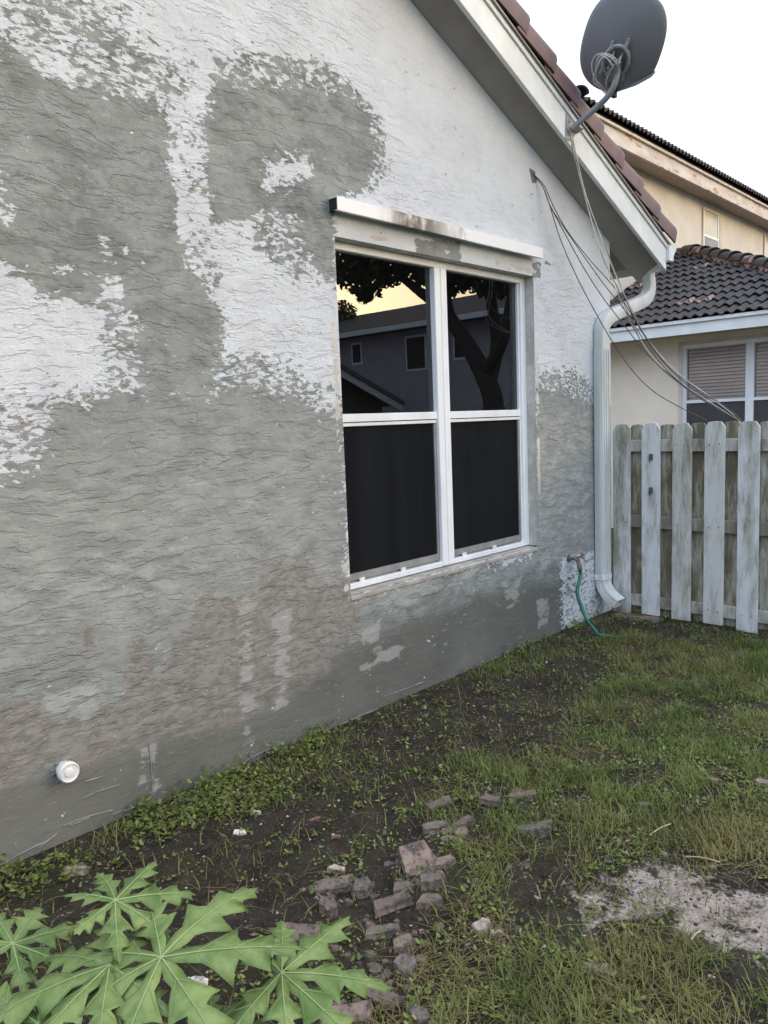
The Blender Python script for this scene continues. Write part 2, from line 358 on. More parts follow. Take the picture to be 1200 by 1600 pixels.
LIGHT = [
 ([(425, 950), (455, 950), (450, 1110), (430, 1110)], .75, .02), ([(370, 930), (400, 925), (395, 1170), (378, 1170)], .62, .02),
 ([(580, 920), (690, 888), (700, 920), (600, 960)], .85, .03), ([(562, 990), (592, 970), (592, 1000), (566, 1010)], .95, .015),
 ([(582, 1018), (625, 1000), (628, 1020), (584, 1040)], .9, .015), ([(560, 1035), (580, 1030), (582, 1050), (562, 1052)], .7, .012),
 ([(715, 885), (760, 875), (760, 900), (720, 905)], .7, .02), ([(785, 910), (815, 900), (810, 945), (790, 950)], .7, .02),
 ([(838, 935), (858, 930), (858, 975), (842, 980)], .75, .015), ([(842, 860), (862, 855), (862, 890), (845, 890)], .8, .015), ([(690, 990), (705, 985), (705, 1010), (692, 1010)], .4, .015),
 ([(70, 1085), (150, 1060), (155, 1120), (110, 1125), (75, 1110)], .8, .03), ([(230, 1150), (243, 1148), (248, 1235), (236, 1238)], .9, .01),
 ([(219, 1160), (227, 1158), (226, 1225), (218, 1228)], .7, .008), ([(-100, 880), (200, 860), (380, 880), (300, 960), (-100, 1060)], .42, .1),
 ([(840, 640), (925, 640), (925, 860), (842, 850)], .35, .05)]
WET = [
 ([(-600, 1360), (0, 1205), (90, 1195), (250, 1140), (400, 1105), (560, 1000), (640, 965), (820, 905), (882, 905), (886, 985), (600, 1250), (0, 1500), (-600, 1700)], 1, .12)]
TAN = [
 ([(322, 110), (352, 110), (352, 150), (325, 150)], .8, .02), ([(270, 280), (335, 282), (330, 325), (275, 320)], .7, .02), ([(385, 320), (425, 318), (425, 352), (390, 352)], .75, .02),
 ([(25, 430), (70, 432), (72, 468), (40, 470)], .75, .02), ([(-60, 632), (60, 640), (60, 690), (-60, 700)], .75, .03), ([(80, 598), (165, 600), (150, 640), (85, 650)], .75, .03),
 ([(500, 562), (530, 568), (522, 598), (505, 600)], .7, .02), ([(300, 390), (345, 395), (345, 500), (325, 470)], .55, .03), ([(330, 280), (345, 200), (360, 200), (350, 300)], .4, .02),
 ([(880, 600), (925, 620), (920, 700), (890, 700)], .3, .05)]
SEAM = [([(-600, 780), (0, 720), (300, 660), (540, 660), (560, 940), (300, 960), (-600, 1300)], .85, .3), ([(835, 640), (925, 640), (925, 880), (835, 860)], .7, .1)]

SMOOTH = [([(600, -80), (560, 80), (610, 200), (700, 330), (860, 400), (925, 470), (925, 580), (840, 560), (1000, 500), (1000, 300)], 1, .25), ([(525, 330), (850, 400), (850, 440), (525, 375)], 1, .02)]
# ================================================================== MAIN HOUSE
house = thing('stucco_house', 'grey and white patched stucco gable wall of a house with a four light window', 'house')
PIT = .424; XC = 5.42; WX0, WX1, WZ0, WZ1 = 2.63, 4.38, .64, 2.408
def ztop(x): return 2.765+PIT*(XC-abs(x))
xs = np.unique(np.concatenate([np.arange(-5.42, .4, .12), np.arange(.4, XC-.001, .0175), [WX0, WX1, XC]]))
xs = xs[np.concatenate([[True], np.diff(xs) > .003])]
xs[np.abs(xs-WX0) < .008] = WX0; xs[np.abs(xs-WX1) < .008] = WX1; xs = np.unique(xs)
zs = np.arange(-.15, 5.25, .0175); zs = np.unique(np.concatenate([zs, [WZ0, WZ1]])); zs = zs[np.concatenate([[True], np.diff(zs) > .003])]
zs[np.abs(zs-WZ0) < .008] = WZ0; zs[np.abs(zs-WZ1) < .008] = WZ1; zs = np.unique(zs)
ZB = 2.6; GX, GZ = np.meshgrid(xs, zs); top = ztop(GX)
GZ = np.where(GZ > ZB, ZB+(GZ-ZB)*(top-ZB)/(zs[-1]-ZB), GZ)
# real relief of the hand-thrown render
rel = .006*(fbm(GX*3, GZ*4, 3)-.5)+.004*(fbm(GX*14, GZ*34, 3)-.5)
e = np.minimum.reduce([np.abs(GX-WX0)+1*(GZ < WZ0-.02)+1*(GZ > WZ1+.02), np.abs(GX-WX1)+1*(GZ < WZ0-.02)+1*(GZ > WZ1+.02), np.abs(GZ-WZ0)+1*(GX < WX0)+1*(GX > WX1), np.abs(GZ-WZ1)+1*(GX < WX0)+1*(GX > WX1)])
rel = rel*np.clip(e/.03, 0, 1)
V = np.stack([GX.ravel(), (-rel).ravel()-.0, GZ.ravel()], 1)
nx, nz = len(xs), len(zs)
cx = (xs[:-1]+xs[1:])/2; cz = (zs[:-1]+zs[1:])/2; CXg, CZg = np.meshgrid(cx, cz)
keep = ~((CXg > WX0) & (CXg < WX1) & (CZg > WZ0) & (CZg < WZ1))
J, I = np.nonzero(keep); a = J*nx+I; F = np.stack([a, a+1, a+nx+1, a+nx], 1)
Pw = V[:, [0, 2]]
cov = field(Pw, COVER); dmp = field(Pw, DAMP); lig = field(Pw, LIGHT); wet = field(Pw, WET); tan = field(Pw, TAN); seam = field(Pw, SEAM); smo = field(Pw, SMOOTH)
me = raw_mesh('wall', V, F.ravel(), np.full(len(F), 4), M['stucco'],
    {'cover': np.stack([cov, dmp, lig, wet], 1), 'tone': np.stack([tan, seam, smo, 1+0*tan], 1)}, smooth=True)
finish(bpy.data.objects.new('wall', me), house)
b = MB(); b.box(XC-.2, .002, -.15, XC, 9, ztop(XC)); b.box(-XC, .002, -.15, -XC+.2, 9, ztop(XC)); b.box(-XC+.2, 8.8, -.15, XC-.2, 9, 2.7)
b.obj('side_wall', simple('side_stucco', (.62, .61, .61), (.52, .51, .51), .9, 3, bump=.3), house)
# soffit (slopes slightly outwards), fascias
WO = .2; XE = 5.944; ZE = 2.587
def zf(x): return ZE+PIT*(XE-abs(x))       # fascia lower edge
for sgn in (1, -1):
    b = MB(); x0, x1 = 0, XE
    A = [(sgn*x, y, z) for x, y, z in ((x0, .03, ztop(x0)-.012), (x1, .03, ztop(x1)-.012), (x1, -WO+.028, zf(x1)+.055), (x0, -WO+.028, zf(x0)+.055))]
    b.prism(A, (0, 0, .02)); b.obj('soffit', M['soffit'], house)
    b = MB()
    for y0, y1, za, zb in ((-WO, -WO+.028, 0, .195), (-WO-.012, -WO, .165, .20)):
        b.prism([(sgn*0, y0, zf(0)+za), (sgn*XE, y0, zf(XE)+za), (sgn*XE, y0, zf(XE)+zb), (0, y0, zf(0)+zb)], (0, y1-y0, 0))
    b.obj('rake_fascia', M['trim_white'], house, bevel=.003)
    b = MB(); b.prism([(sgn*0, -WO-.026, zf(0)+.200), (sgn*(XE+.03), -WO-.026, zf(XE+.03)+.200), (sgn*(XE+.03), -WO-.026, zf(XE+.03)+.212), (0, -WO-.026, zf(0)+.212)], (0, .06, 0))
    b.obj('drip_edge', M['aluminium'], house)
    # eave fascia along the side, side soffit
    b = MB(); b.box(sgn*(XE-.028), -WO+.03, ZE, sgn*(XE-.002), 9.2, ZE+.18); b.obj('eave_fascia', M['trim_white'], house, bevel=.003)
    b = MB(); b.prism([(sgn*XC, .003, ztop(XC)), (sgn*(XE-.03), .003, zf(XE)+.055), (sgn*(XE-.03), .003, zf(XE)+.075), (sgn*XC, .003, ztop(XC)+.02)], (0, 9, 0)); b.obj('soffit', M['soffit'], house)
    b = MB(); b.prism([(sgn*0, -WO-.01, zf(0)+.225), (sgn*(XE+.02), -WO-.01, zf(XE+.02)+.225), (sgn*(XE+.02), -WO-.01, zf(XE+.02)+.235), (0, -WO-.01, zf(0)+.235)], (0, 9.4, 0)); b.obj('roof_deck', M['deck'], house)
# rake tiles: overlapping barrel trim
cs, sn = math.cos(math.atan(PIT)), math.sin(math.atan(PIT))
def rake_tile_mesh():
    L = .40; prof = []
    for k in range(9):
        q = math.pi*(.08+.84*k/8) if k else 0
        prof.append((-.075*math.cos(math.pi*k/8)*1.0, .045+.075*math.sin(math.pi*k/8)))
    outer = [(-.082, -.045)]+[(-.082*math.cos(math.pi*k/8), .045+.06*math.sin(math.pi*k/8)) for k in range(9)]+[(.082, .0)]
    inner = [(y*.82, z-.014 if z > 0 else z) for y, z in outer][::-1]
    pr = outer+inner; n = len(pr); V = []
    for s, g, lift in ((0, 1.0, .028), (.02, 1.03, .030), (L-.02, .93, .0), (L, .9, .0)):
        for y, z in pr: V.append((-s*1.0, y*g, z*g+lift))
    F = [(i*n+k, i*n+(k+1) % n, (i+1)*n+(k+1) % n, (i+1)*n+k) for i in range(3) for k in range(n)]
    F += [tuple(range(n)), tuple(range(3*n, 4*n))]
    return MB().add(V, F).mesh('rake_tile', M['tile_red'], smooth=True)
rt_me = rake_tile_mesh(); ang = math.atan(PIT)
x = 6.03; k = 0
while x > .2:
    o = bpy.data.objects.new('rake_tile', rt_me); o.location = (x, -WO+.045+random.uniform(-.004, .004), zf(x)+.262)
    o.rotation_euler = (random.uniform(-.02, .02), ang+random.uniform(-.012, .012), random.uniform(-.01, .01)); finish(o, house)
    x -= .292*1.0; k += 1
# field tiles behind the rake (barrels running down the slope), nearest columns
def barrel_mesh(name, m, L, w, hgt, waves=2, nseg=6, thick=.016, lip=.03):
    V = []; N = waves*nseg
    for s, lift in ((0, lip), (L*1.12, 0.0)):
        for zoff in (0, -thick):
            for i in range(N+1):
                V.append((-s, w*i/N, lift+zoff+hgt*.5*(1-math.cos(2*math.pi*waves*i/N))))
    r = N+1; F = []
    for i in range(N):
        F += [(i, i+1, 2*r+i+1, 2*r+i), (i, r+i, r+i+1, i+1)]
    F += [(0, r, 3*r, 2*r), (N, 2*r+N, 3*r+N, r+N)]
    return MB().add(V, F).mesh(name, m, smooth=True)
ft_me = barrel_mesh('roof_tile', M['tile_red'], .34, .30, .05, 1, 10)
for col_ in range(3):
    x = XE+.05; k = 0
    while x > 1.0:
        o = bpy.data.objects.new('roof_tile', ft_me); o.location = (x, -WO+.14+col_*.29, zf(x)+.25); o.rotation_euler = (0, ang, 0); finish(o, house); x -= .31
# gutter along the eave, with end cap
gut = MB(); gp = [(0, .0), (.012, .0), (.012, .095), (.10, .095)][:0]
prof = [(.0, .12), (.0, 0), (.075, 0), (.09, .05), (.12, .085), (.12, .12), (.112, .12), (.108, .088), (.082, .055), (.068, .008), (.008, .008), (.008, .12)]
gx, gz = XE+.002, ZE+.075
V = [(gx+u, y, gz+w) for y in (-WO-.02, 9.2) for u, w in prof]; n = len(prof)
gut.add(V, [(k, (k+1) % n, n+(k+1) % n, n+k) for k in range(n)])
gut.add([(gx+u, -WO-.022, gz+w) for u, w in prof[:6]], [(0, 1, 2, 3, 4, 5)]); g = gut.obj('gutter', M['trim_white'], house)
gm = MB().box(5.0, -.1, 5, 5.01, -.09, 5.01)

# shutter track above the window
b = MB(); x0, x1 = 2.60, 4.40
b.box(x0, -.062, 2.512, x1, -.058, 2.576); b.box(x0, -.058, 2.572, x1, .004, 2.576); b.box(x0, -.058, 2.512, x1, -.042, 2.515)
MB().box(x0+.004, -.057, 2.516, x0+.03, -.001, 2.571).obj('track_end_shade', M['dark'], house)  # dark block standing in for the shade inside the open channel end
b.obj('shutter_track', M['track'], house, label='white metal shutter track with a brown rust stain above the window')

# ---- window
win = MB()
YR = .064
b = MB()   # reveal: jambs, head, sill
b.box(WX0-.001, .0005, WZ0, WX0-.05, .25, WZ1); b.box(WX1+.001, .0005, WZ0, WX1+.05, .25, WZ1)
b.box(WX0-.05, .0005, WZ1+.001, WX1+.05, .25, WZ1+.05)
sb_ = MB().prism([(WX0-.0, -.006, WZ0-.030), (WX0-.0, -.006, WZ0-.008), (WX0-.0, .12, WZ0+.006), (WX0-.0, .12, WZ0-.030)], (WX1-WX0, 0, 0)); sb_.obj('sill', simple('tan_sill', (.42, .385, .345), (.30, .275, .25), .85, 9, bump=.3), house, bevel=.003)
b.obj('window_reveal', M['reveal'], house, bevel=.004)
mx0, mx1 = 3.447, 3.557; rz0, rz1 = 1.502, 1.556
b = MB()
b.box(WX0, YR, WZ0+.006, WX0+.04, YR+.07, WZ1); b.box(WX1-.058, YR, WZ0+.006, WX1, YR+.07, WZ1)
b.box(WX1-.072, YR+.012, WZ0+.03, WX1-.058, YR+.06, WZ1-.03)
b.box(WX0+.04, YR, WZ1-.04, WX1-.058, YR+.07, WZ1); b.box(WX0+.04, YR, WZ0+.006, WX1-.058, YR+.07, WZ0+.036)
b.box(mx0, YR-.006, WZ0+.012, mx0+.052, YR+.06, WZ1-.04); b.box(mx0+.056, YR-.006, WZ0+.012, mx1, YR+.06, WZ1-.04); b.box(mx0+.05, YR+.004, WZ0+.04, mx0+.058, YR+.05, WZ1-.04)
fr = b.obj('window', M['window_white'], house, bevel=.003, label='white metal window of four lights, set back in the stucco wall')
for xa, xb in ((WX0+.04, mx0), (mx1, WX1-.072)):
    b = MB(); b.box(xa, YR+.004, rz0+.012, xb, YR+.05, rz1); b.box(xa, YR+.010, rz0-.010, xb, YR+.05, rz0+.008); b.obj('meeting_rail', M['window_white'], fr, bevel=.002)
    b = MB(); b.box(xa, YR+.03, rz1, xb, YR+.034, WZ1-.04); b.obj('pane', M['glass'], fr)
    b = MB(); b.box(xa+.02, YR+.022, WZ0+.085, xb-.022, YR+.026, rz0-.008); b.obj('insect_screen', M['screen'], fr)
    b = MB(); b.box(xa, YR+.014, WZ0+.05, xb, YR+.034, WZ0+.085); b.box(xb-.022, YR+.014, WZ0+.086, xb-.001, YR+.034, rz0-.012); b.box(xa+.001, YR+.014, WZ0+.086, xa+.02, YR+.034, rz0-.012)
    b.box(xa, YR+.03, WZ0+.036, xb, YR+.034, WZ0+.05); b.obj('screen_frame', M['aluminium'], fr)
    for q in (.13, .55):
        b = MB(); b.box(xa+(xb-xa)*q, YR+.006, WZ0+.037, xa+(xb-xa)*q+.035, YR+.016, WZ0+.055); b.obj('latch', M['window_white'], fr)
# blinds and dark room behind the glass
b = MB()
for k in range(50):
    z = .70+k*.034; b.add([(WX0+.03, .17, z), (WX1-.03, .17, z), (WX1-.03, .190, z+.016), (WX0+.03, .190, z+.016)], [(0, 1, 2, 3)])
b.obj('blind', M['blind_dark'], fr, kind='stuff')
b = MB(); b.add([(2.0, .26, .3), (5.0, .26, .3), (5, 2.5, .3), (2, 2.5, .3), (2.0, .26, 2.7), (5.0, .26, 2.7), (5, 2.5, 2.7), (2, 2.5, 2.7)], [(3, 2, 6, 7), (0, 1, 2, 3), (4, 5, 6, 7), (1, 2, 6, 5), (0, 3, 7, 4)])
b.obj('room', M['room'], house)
# plaster drips at the wall base
RIDGE = [[(131, 1247), (150, 1238), (168, 1232), (187, 1226)], [(98, 1291), (130, 1278), (155, 1271), (176, 1266)], [(110, 1290), (140, 1277)], [(193, 1268), (208, 1262), (228, 1254)], [(176, 1273), (192, 1266)], [(0, 1352), (40, 1330), (75, 1313)],
         [(384, 1189), (410, 1175), (445, 1160)], [(60, 1325), (90, 1302)], [(600, 1088), (640, 1074), (660, 1066)], [(232, 1160), (236, 1195), (238, 1235)], [(134, 1221), (160, 1213)], [(500, 1148), (560, 1120), (590, 1108)]]
b = MB()
for R_ in RIDGE:
    P = [onY(x, y, -.002) for x, y in R_]; P = spline(P, 5); b.tube(P, [random.uniform(.0018, .0036) for _ in P], 5)
b.obj('render_ridge', simple('grey_render', (.27, .27, .255), (.19, .19, .18), .85, 20), house, kind='stuff')

# ---- downspout (part of the house)
ds = thing('downspout_', '', ''); bpy.data.objects.remove(ds)
def rect(wx, wy, r=.008):
    P = []
    for sx, sy in ((1, 1), (-1, 1), (-1, -1), (1, -1)):
        for q in (0, 45, 90):
            a0 = {(1, 1): 0, (-1, 1): 90, (-1, -1): 180, (1, -1): 270}[(sx, sy)]+q
            P.append((sx*(wx/2-r)+r*math.cos(math.radians(a0)), sy*(wy/2-r)+r*math.sin(math.radians(a0))))
    return P
DX, DY = 5.205, -.042
M['spout'] = simple('white_downspout', (.64, .66, .67), (.50, .54, .53), .4, 4, (.35, .7), (3, 3, .5), speck=(.28, .16, .11), speckscale=14, specklim=(.74, .8))
b = MB(); b.sweep([(DX, DY, .28), (DX, DY, 1.98)], rect(.118, .072), [((1, 0, 0), (0, 1, 0))]*2)
for ox in (-.035, 0.0, .035): b.box(DX+ox-.006, DY-.042, .29, DX+ox+.006, DY-.037, 1.97)
b.box(DX-.066, DY-.022, .29, DX-.061, DY-.004, 1.97)
dsp = b.obj('downspout', M['spout'], house, smooth=True, label='white ribbed metal downspout at the house corner')
# upper elbow: from gutter outlet across to the corner
path = [onY(1012, 425, -.04), onY(1014, 452, -.04), onY(1008, 466, -.04), onY(996, 474, -.04), onY(958, 491, -.04), onY(946, 500, -.04), onY(941, 515, -.04), onY(940, 545, -.04)]
path = [np.array([p[0], DY, p[2]]) for p in path]; path[-1][0] = DX; path[-2][0] = DX+.005; path.append(np.array([DX, DY, 1.95]))
path = spline(path, 4); A = []
for i in range(len(path)):
    d = path[min(i+1, len(path)-1)]-path[max(i-1, 0)]; d /= np.linalg.norm(d); A.append((np.cross((0, 1, 0), d), (0, 1, 0)))
b = MB(); b.sweep(path, rect(.098, .074), A); 
b.obj('upper_elbow', M['spout'], dsp, smooth=True)
path = [(DX, DY, .33), (DX, DY, .27), (DX, DY-.010, .225), (DX, DY-.040, .175), (DX+.0, DY-.08, .140), (DX+.0, DY-.132, .108)]
path = spline(path, 3); A = []
for i in range(len(path)):
    d = np.array(path[min(i+1, len(path)-1)])-np.array(path[max(i-1, 0)]); d /= np.linalg.norm(d); A.append(((1, 0, 0), np.cross(d, (1, 0, 0))))
rp = []
for u, w in rect(.132, .086): rp.append((u, w))
rib = []; NR = 44
for k in range(NR):                       # corrugated profile
    tq = k/NR*4; side = int(tq); q = (tq-side)*2-1; r = .003*math.cos((tq-side)*math.pi*9)
    wx, wy = .056, .036
    rib.append([(wx-r, q*wy), (-q*wx, wy-r), (-wx+r, -q*wy), (q*wx, -wy+r)][side])
b = MB(); b.sweep(path, rib, A, caps=False)
b.sweep([np.array(p)+np.array([0, 0, .002]) for p in path], [(u*.93, w*.9) for u, w in rib], A, caps=False)
b.obj('lower_elbow', M['spout'], dsp, smooth=True)
b = MB(); b.sweep([(DX, DY, .275), (DX, DY, .315)], rect(.128, .082), [((1, 0, 0), (0, 1, 0))]*2); b.obj('strap', M['trim_white'], dsp, bevel=.002)

# ---- wall fittings
pc = onY(108, 1207, -.05)
tp = thing('drain_pipe', 'round white plastic pipe cap sticking out of the wall near the ground', 'pipe', (pc[0], 0, pc[2]))
def lathe_obj(name, prof, m, parent, loc, rot, seg=24, **kw):
    V, F = lathe(prof, seg); o = MB().add(V, F).obj(name, m, parent, smooth=True, **kw); o.location = loc; o.rotation_euler = rot; return o
M['pvc'] = simple('white_plastic', (.82, .82, .80), (.66, .66, .64), .4, 30, bump=.2, bscale=60)
lathe_obj('pipe', [(.030, -.02), (.030, .04)], M['pvc'], tp, (0, 0, 0), (math.pi/2, 0, 0))
lathe_obj('cap', [(.036, .028), (.039, .034), (.039, .052), (.034, .058), (.030, .053), (.018, .052), (.016, .058), (.004, .060)], M['pvc'], tp, (0, 0, 0), (math.pi/2, 0, 0))
b = MB()
for _ in range(26):
    a_ = random.uniform(0, 6.28); r_ = random.uniform(.028, .046); P = Vector((r_*math.cos(a_), -.006, r_*math.sin(a_)-.01)); q = random.uniform(.004, .009)
    b.box(P.x-q, P.y, P.z-q*.6, P.x+q, .01, P.z+q*.6)
b.obj('mortar', simple('grey_mortar', (.22, .21, .195), (.16, .155, .14), .9, 30), tp, bevel=.004)

M['brass'] = simple('tarnished_brass', (.16, .12, .10), (.30, .26, .24), .5, 30, metallic=.6, bump=.4)
M['hose'] = simple('green_hose', (.012, .10, .075), (.02, .14, .10), .4, 12)
fp = onY(888, 872, 0)
tap = thing('outdoor_tap', 'tarnished brass outdoor tap on the wall beside the downspout', 'tap', tuple(fp))
b = MB(); b.tube([(0, .01, 0), (0, -.05, .0), (.004, -.075, -.012), (.006, -.085, -.05)], [.013, .013, .015, .012], 10); b.tube([(.006, -.085, -.045), (.006, -.085, -.07)], [.019, .019], 8); b.obj('spout', M['brass'], tap, smooth=True)
lathe_obj('flange', [(.03, 0), (.03, .006), (.018, .010), (.004, .012)], M['brass'], tap, (0, -.003, 0), (math.pi/2, 0, 0), 14)
b = MB(); b.tube([(0, -.055, .002), (.01, -.10, .022)], [.008, .006], 8); b.obj('stem', M['brass'], tap, smooth=True)
o = lathe_obj('handle', [(.004, -.003), (.024, -.004), (.027, 0), (.024, .004), (.004, .004)], M['brass'], tap, (.01, -.105, .025), (math.pi/2-.4, 0, 0), 10)
T = np.array(tuple(fp))
hp = [T+(.006, -.085, -.065), T+(.012, -.088, -.12)]
for px, yy in (((902, 925), -.12), ((909, 950), -.16), ((918, 970), -.21), ((930, 985), -.26)): hp.append(onY(*px, yy))
g0 = onZ(937, 992, .015); hp += [g0, g0+(.05, -.10, -.01), g0+(.16, -.17, -.03)]
MB().tube(spline(hp, 6), .0125, 10).obj('garden_hose', M['hose'], None, smooth=True, label='dark green garden hose hanging from the outdoor tap to the ground', cat='hose')

# ---- satellite dish
M['dish'] = simple('grey_dish_paint', (.205, .21, .235), (.18, .185, .21), .5, 3)
M['dish_light'] = simple('galvanised_bracket', (.34, .35, .37), (.22, .23, .25), .5, 14)
M['cable_white'] = simple('white_coax', (.62, .60, .56), (.45, .43, .40), .5, 12)
M['cable_dark'] = simple('dark_coax', (.05, .045, .045), (.08, .07, .07), .5, 12)
mt = onY(893, 198, -WO)
dish = thing('satellite_dish', 'grey satellite dish seen from behind on a bent pole bolted to the white rake board', 'satellite dish', tuple(mt))
O = np.array(mt)
arm = [onY(893, 203, -.225), onY(912, 185, -.29), onY(932, 168, -.36), onY(950, 150, -.43), onY(960, 132, -.47), onY(965, 112, -.485), onY(967, 98, -.49)]
arm = spline(arm, 5)
MB().tube([p-O for p in arm], .0185, 12).obj('pole', M['dish'], dish, smooth=True)
q0 = [onY(x, y, -WO-.006)-O for x, y in ((885, 176), (904, 190), (902, 206), (893, 220), (884, 216))]
b = MB().prism(q0, (0, .005, 0)); 
for (x, y) in ((889, 190), (898, 200), (890, 210)):
    p = onY(x, y, -WO-.01)-O; b.tube([p, p+(0, -.012, 0)], .006, 6)
f0 = onY(897, 196, -.205)-O; b.prism([f0+(-.03, 0, -.045), f0+(.03, 0, -.045), f0+(.03, -.05, -.03), f0+(-.03, -.05, -.03)], (0, 0, .005))
b.obj('foot_bracket', M['dish_light'], dish)
Cc = onY(969, 74, -.52); vdir = Cc-CAM; vdir /= np.linalg.norm(vdir)
nrm = Vector(vdir)+Vector((0, 0, .30))+Vector((.10, -.16, 0)); nrm.normalize()
uu = Vector((RT[0], RT[1], RT[2])); uu = (uu-nrm*uu.dot(nrm)).normalized(); vv = nrm.cross(uu); vv = -vv if vv.z < 0 else vv
ca, sa = math.cos(-.10), math.sin(-.10); uu, vv = uu*ca+vv*sa, vv*ca-uu*sa
def dish_pt(r, a, off=0.0, asx=.236, asy=.272):
    c, s = math.cos(a), math.sin(a); k = (abs(c)**2.5+abs(s)**2.5)**(-1/2.5)
    x_, y_ = asx*r*k*c, asy*r*k*s
    # chord clipped at lower right
    d = (x_*.62-y_*.78); lim = .235
    if d > lim: f_ = lim/d; x_ *= f_; y_ *= f_
    return Vector(Cc)-Vector(O)+uu*x_+vv*y_+nrm*((x_*x_+y_*y_)*.95+off)
b = MB(); NA, NRr = 64, 10; V = []
rings = [(r/NRr, 0) for r in range(1, NRr+1)]+[(1.012, .004), (1.016, .012), (1.0, .016)]+[(r/NRr, .006) for r in range(NRr-1, 0, -1)]
for r, off in rings:
    for k in range(NA): V.append(dish_pt(r, 2*math.pi*k/NA, off))
n0 = len(V); V += [dish_pt(0, 0, 0), dish_pt(0, 0, .006)]
F = [(i*NA+k, i*NA+(k+1) % NA, (i+1)*NA+(k+1) % NA, (i+1)*NA+k) for i in range(len(rings)-1) for k in range(NA)]
F += [(n0, (k+1) % NA, k) for k in range(NA)]+[(n0+1, (len(rings)-1)*NA+k, (len(rings)-1)*NA+(k+1) % NA) for k in range(NA)]
b.add(V, F).obj('reflector', M['dish'], dish, smooth='all')
# rolled lip and feed-arm stub along the clipped edge
def dl(x_, y_, off=0.0): return Vector(Cc)-Vector(O)+uu*x_+vv*y_+nrm*((x_*x_+y_*y_)*.95+off)
b = MB(); b.tube([dl(.238, -.098, -.004), dl(.222, -.126, -.008), dl(.15, -.186, -.010), dl(.06, -.248, -.006)], [.006, .009, .009, .005], 8)
b.obj('lip', M['dish_light'], dish, smooth=True)
b = MB(); b.tube([dl(.0, -.25, -.03), dl(.04, -.275, .02), dl(.05, -.28, .32)], [.013, .013, .013], 8); b.obj('feed_arm', M['dish'], dish, smooth=True)
# mount ring and plate behind the reflector
b = MB(); cR = (-.0, -.075); ring = []
for k in range(17):
    a_ = 2*math.pi*k/16; ring.append(dl(cR[0]+.075*math.cos(a_), cR[1]+.088*math.sin(a_), -.02))
b.tube(ring, .011, 8); 
for x_, y_ in ((-.052, .02), (.035, .05), (.065, -.17), (-.07, -.16)):
    b.tube([dl(x_*.9, y_*.6-.03, -.02), dl(x_, y_, -.012)], [.012, .012], 8); b.tube([dl(x_, y_, -.024), dl(x_, y_, -.002)], [.008, .008], 6)
b.obj('mount_ring', M['dish_light'], dish, smooth=True)
b = MB()
for sx in (-.028, .022):
    b.prism([dl(sx, -.02, -.015), dl(sx, -.19, -.015), dl(sx, -.19, -.07), dl(sx, -.06, -.085)], tuple(uu*.006))
b.prism([dl(-.03, -.05, -.06), dl(.025, -.05, -.06), dl(.025, -.18, -.06), dl(-.03, -.18, -.06)], tuple(nrm*.006))
for y_ in (-.07, -.11, -.15): b.tube([dl(-.04, y_, -.05), dl(.035, y_, -.05)], .007, 6)
b.obj('mount_bracket', M['dish_light'], dish)
b = MB()
for k, (rx, ry, ox, oy) in enumerate(((.075, .095, -.055, -.125), (.066, .085, -.048, -.12), (.058, .088, -.052, -.13))):
    P = [dl(ox+rx*math.cos(a_)+.015*math.sin(2*a_+k), oy+ry*math.sin(a_), -.06-.012*k-.01*math.sin(a_)) for a_ in np.linspace(.3+k*.1, 4.7, 20)]
    P += [dl(.02, -.27-.008*k, -.05)]; b.tube(P, .0042, 6)
b.tube([dl(.02, -.04, -.02), dl(-.01, -.10, -.09), dl(-.02, -.17, -.08), dl(-.012, -.23, -.05)], .004, 6)
b.obj('cable_loop', M['cable_white'], dish, smooth=True)
b = MB(); b.box(-.03, -.012, -.02, .03, .012, .02); o = b.obj('clamp', M['dark'], dish); o.location = dl(.035, -.262, -.03)

# ---- hanging cables
def cable(pxs, mat, rad, label, cat='cable', group=None, tail=None):
    """pxs: (px, py, plane y or ('x',X))"""
    P = [onY(a_, b_, c_) if not isinstance(c_, tuple) else onX(a_, b_, c_[1]) for a_, b_, c_ in pxs]
    if tail: P += [P[-1]+np.array(t_) for t_ in tail]
    MB().tube(spline(P, 8), rad, 6).obj('hanging_cable', mat, None, smooth=True, label=label, cat=cat, group=group)
TL = [(.03, .02, -.05), (.04, .03, -.4), (.05, .02, -.9)]
GW = 'cables hanging from the dish and the wall to the fence'
XF_ = ('x', 5.46)
cable([(895, 214, -.235), (900, 240, -.24), (914, 300, -.27), (935, 360, -.32), (958, 420, -.38), (980, 470, -.44), (1012, 530, ('x', 5.30)), (1056, 580, ('x', 5.36)), (1105, 617, ('x', 5.42)), (1155, 656, XF_)], M['cable_white'], .0035, 'pale cable from the dish bracket, rightmost of the hanging bundle', group=GW, tail=TL)
cable([(893, 214, -.23), (899, 250, -.235), (912, 300, -.26), (930, 365, -.31), (950, 420, -.37), (972, 475, -.43), (1000, 530, ('x', 5.30)), (1045, 585, ('x', 5.36)), (1100, 622, ('x', 5.42)), (1152, 657, XF_)], M['cable_white'], .0035, 'pale cable from the dish bracket, just left of the rightmost one', group=GW, tail=TL)
cable([(891, 214, -.225), (900, 260, -.23), (916, 312, -.25), (932, 370, -.29), (945, 410, -.34), (965, 450, -.40), (995, 520, ('x', 5.28)), (1028, 570, ('x', 5.34)), (1090, 620, ('x', 5.41)), (1156, 658, XF_)], simple('grey_coax', (.30, .28, .26), (.2, .19, .18), .5, 12), .0035, 'grey cable from the dish bracket, inner strand of the bundle', group=GW, tail=TL)
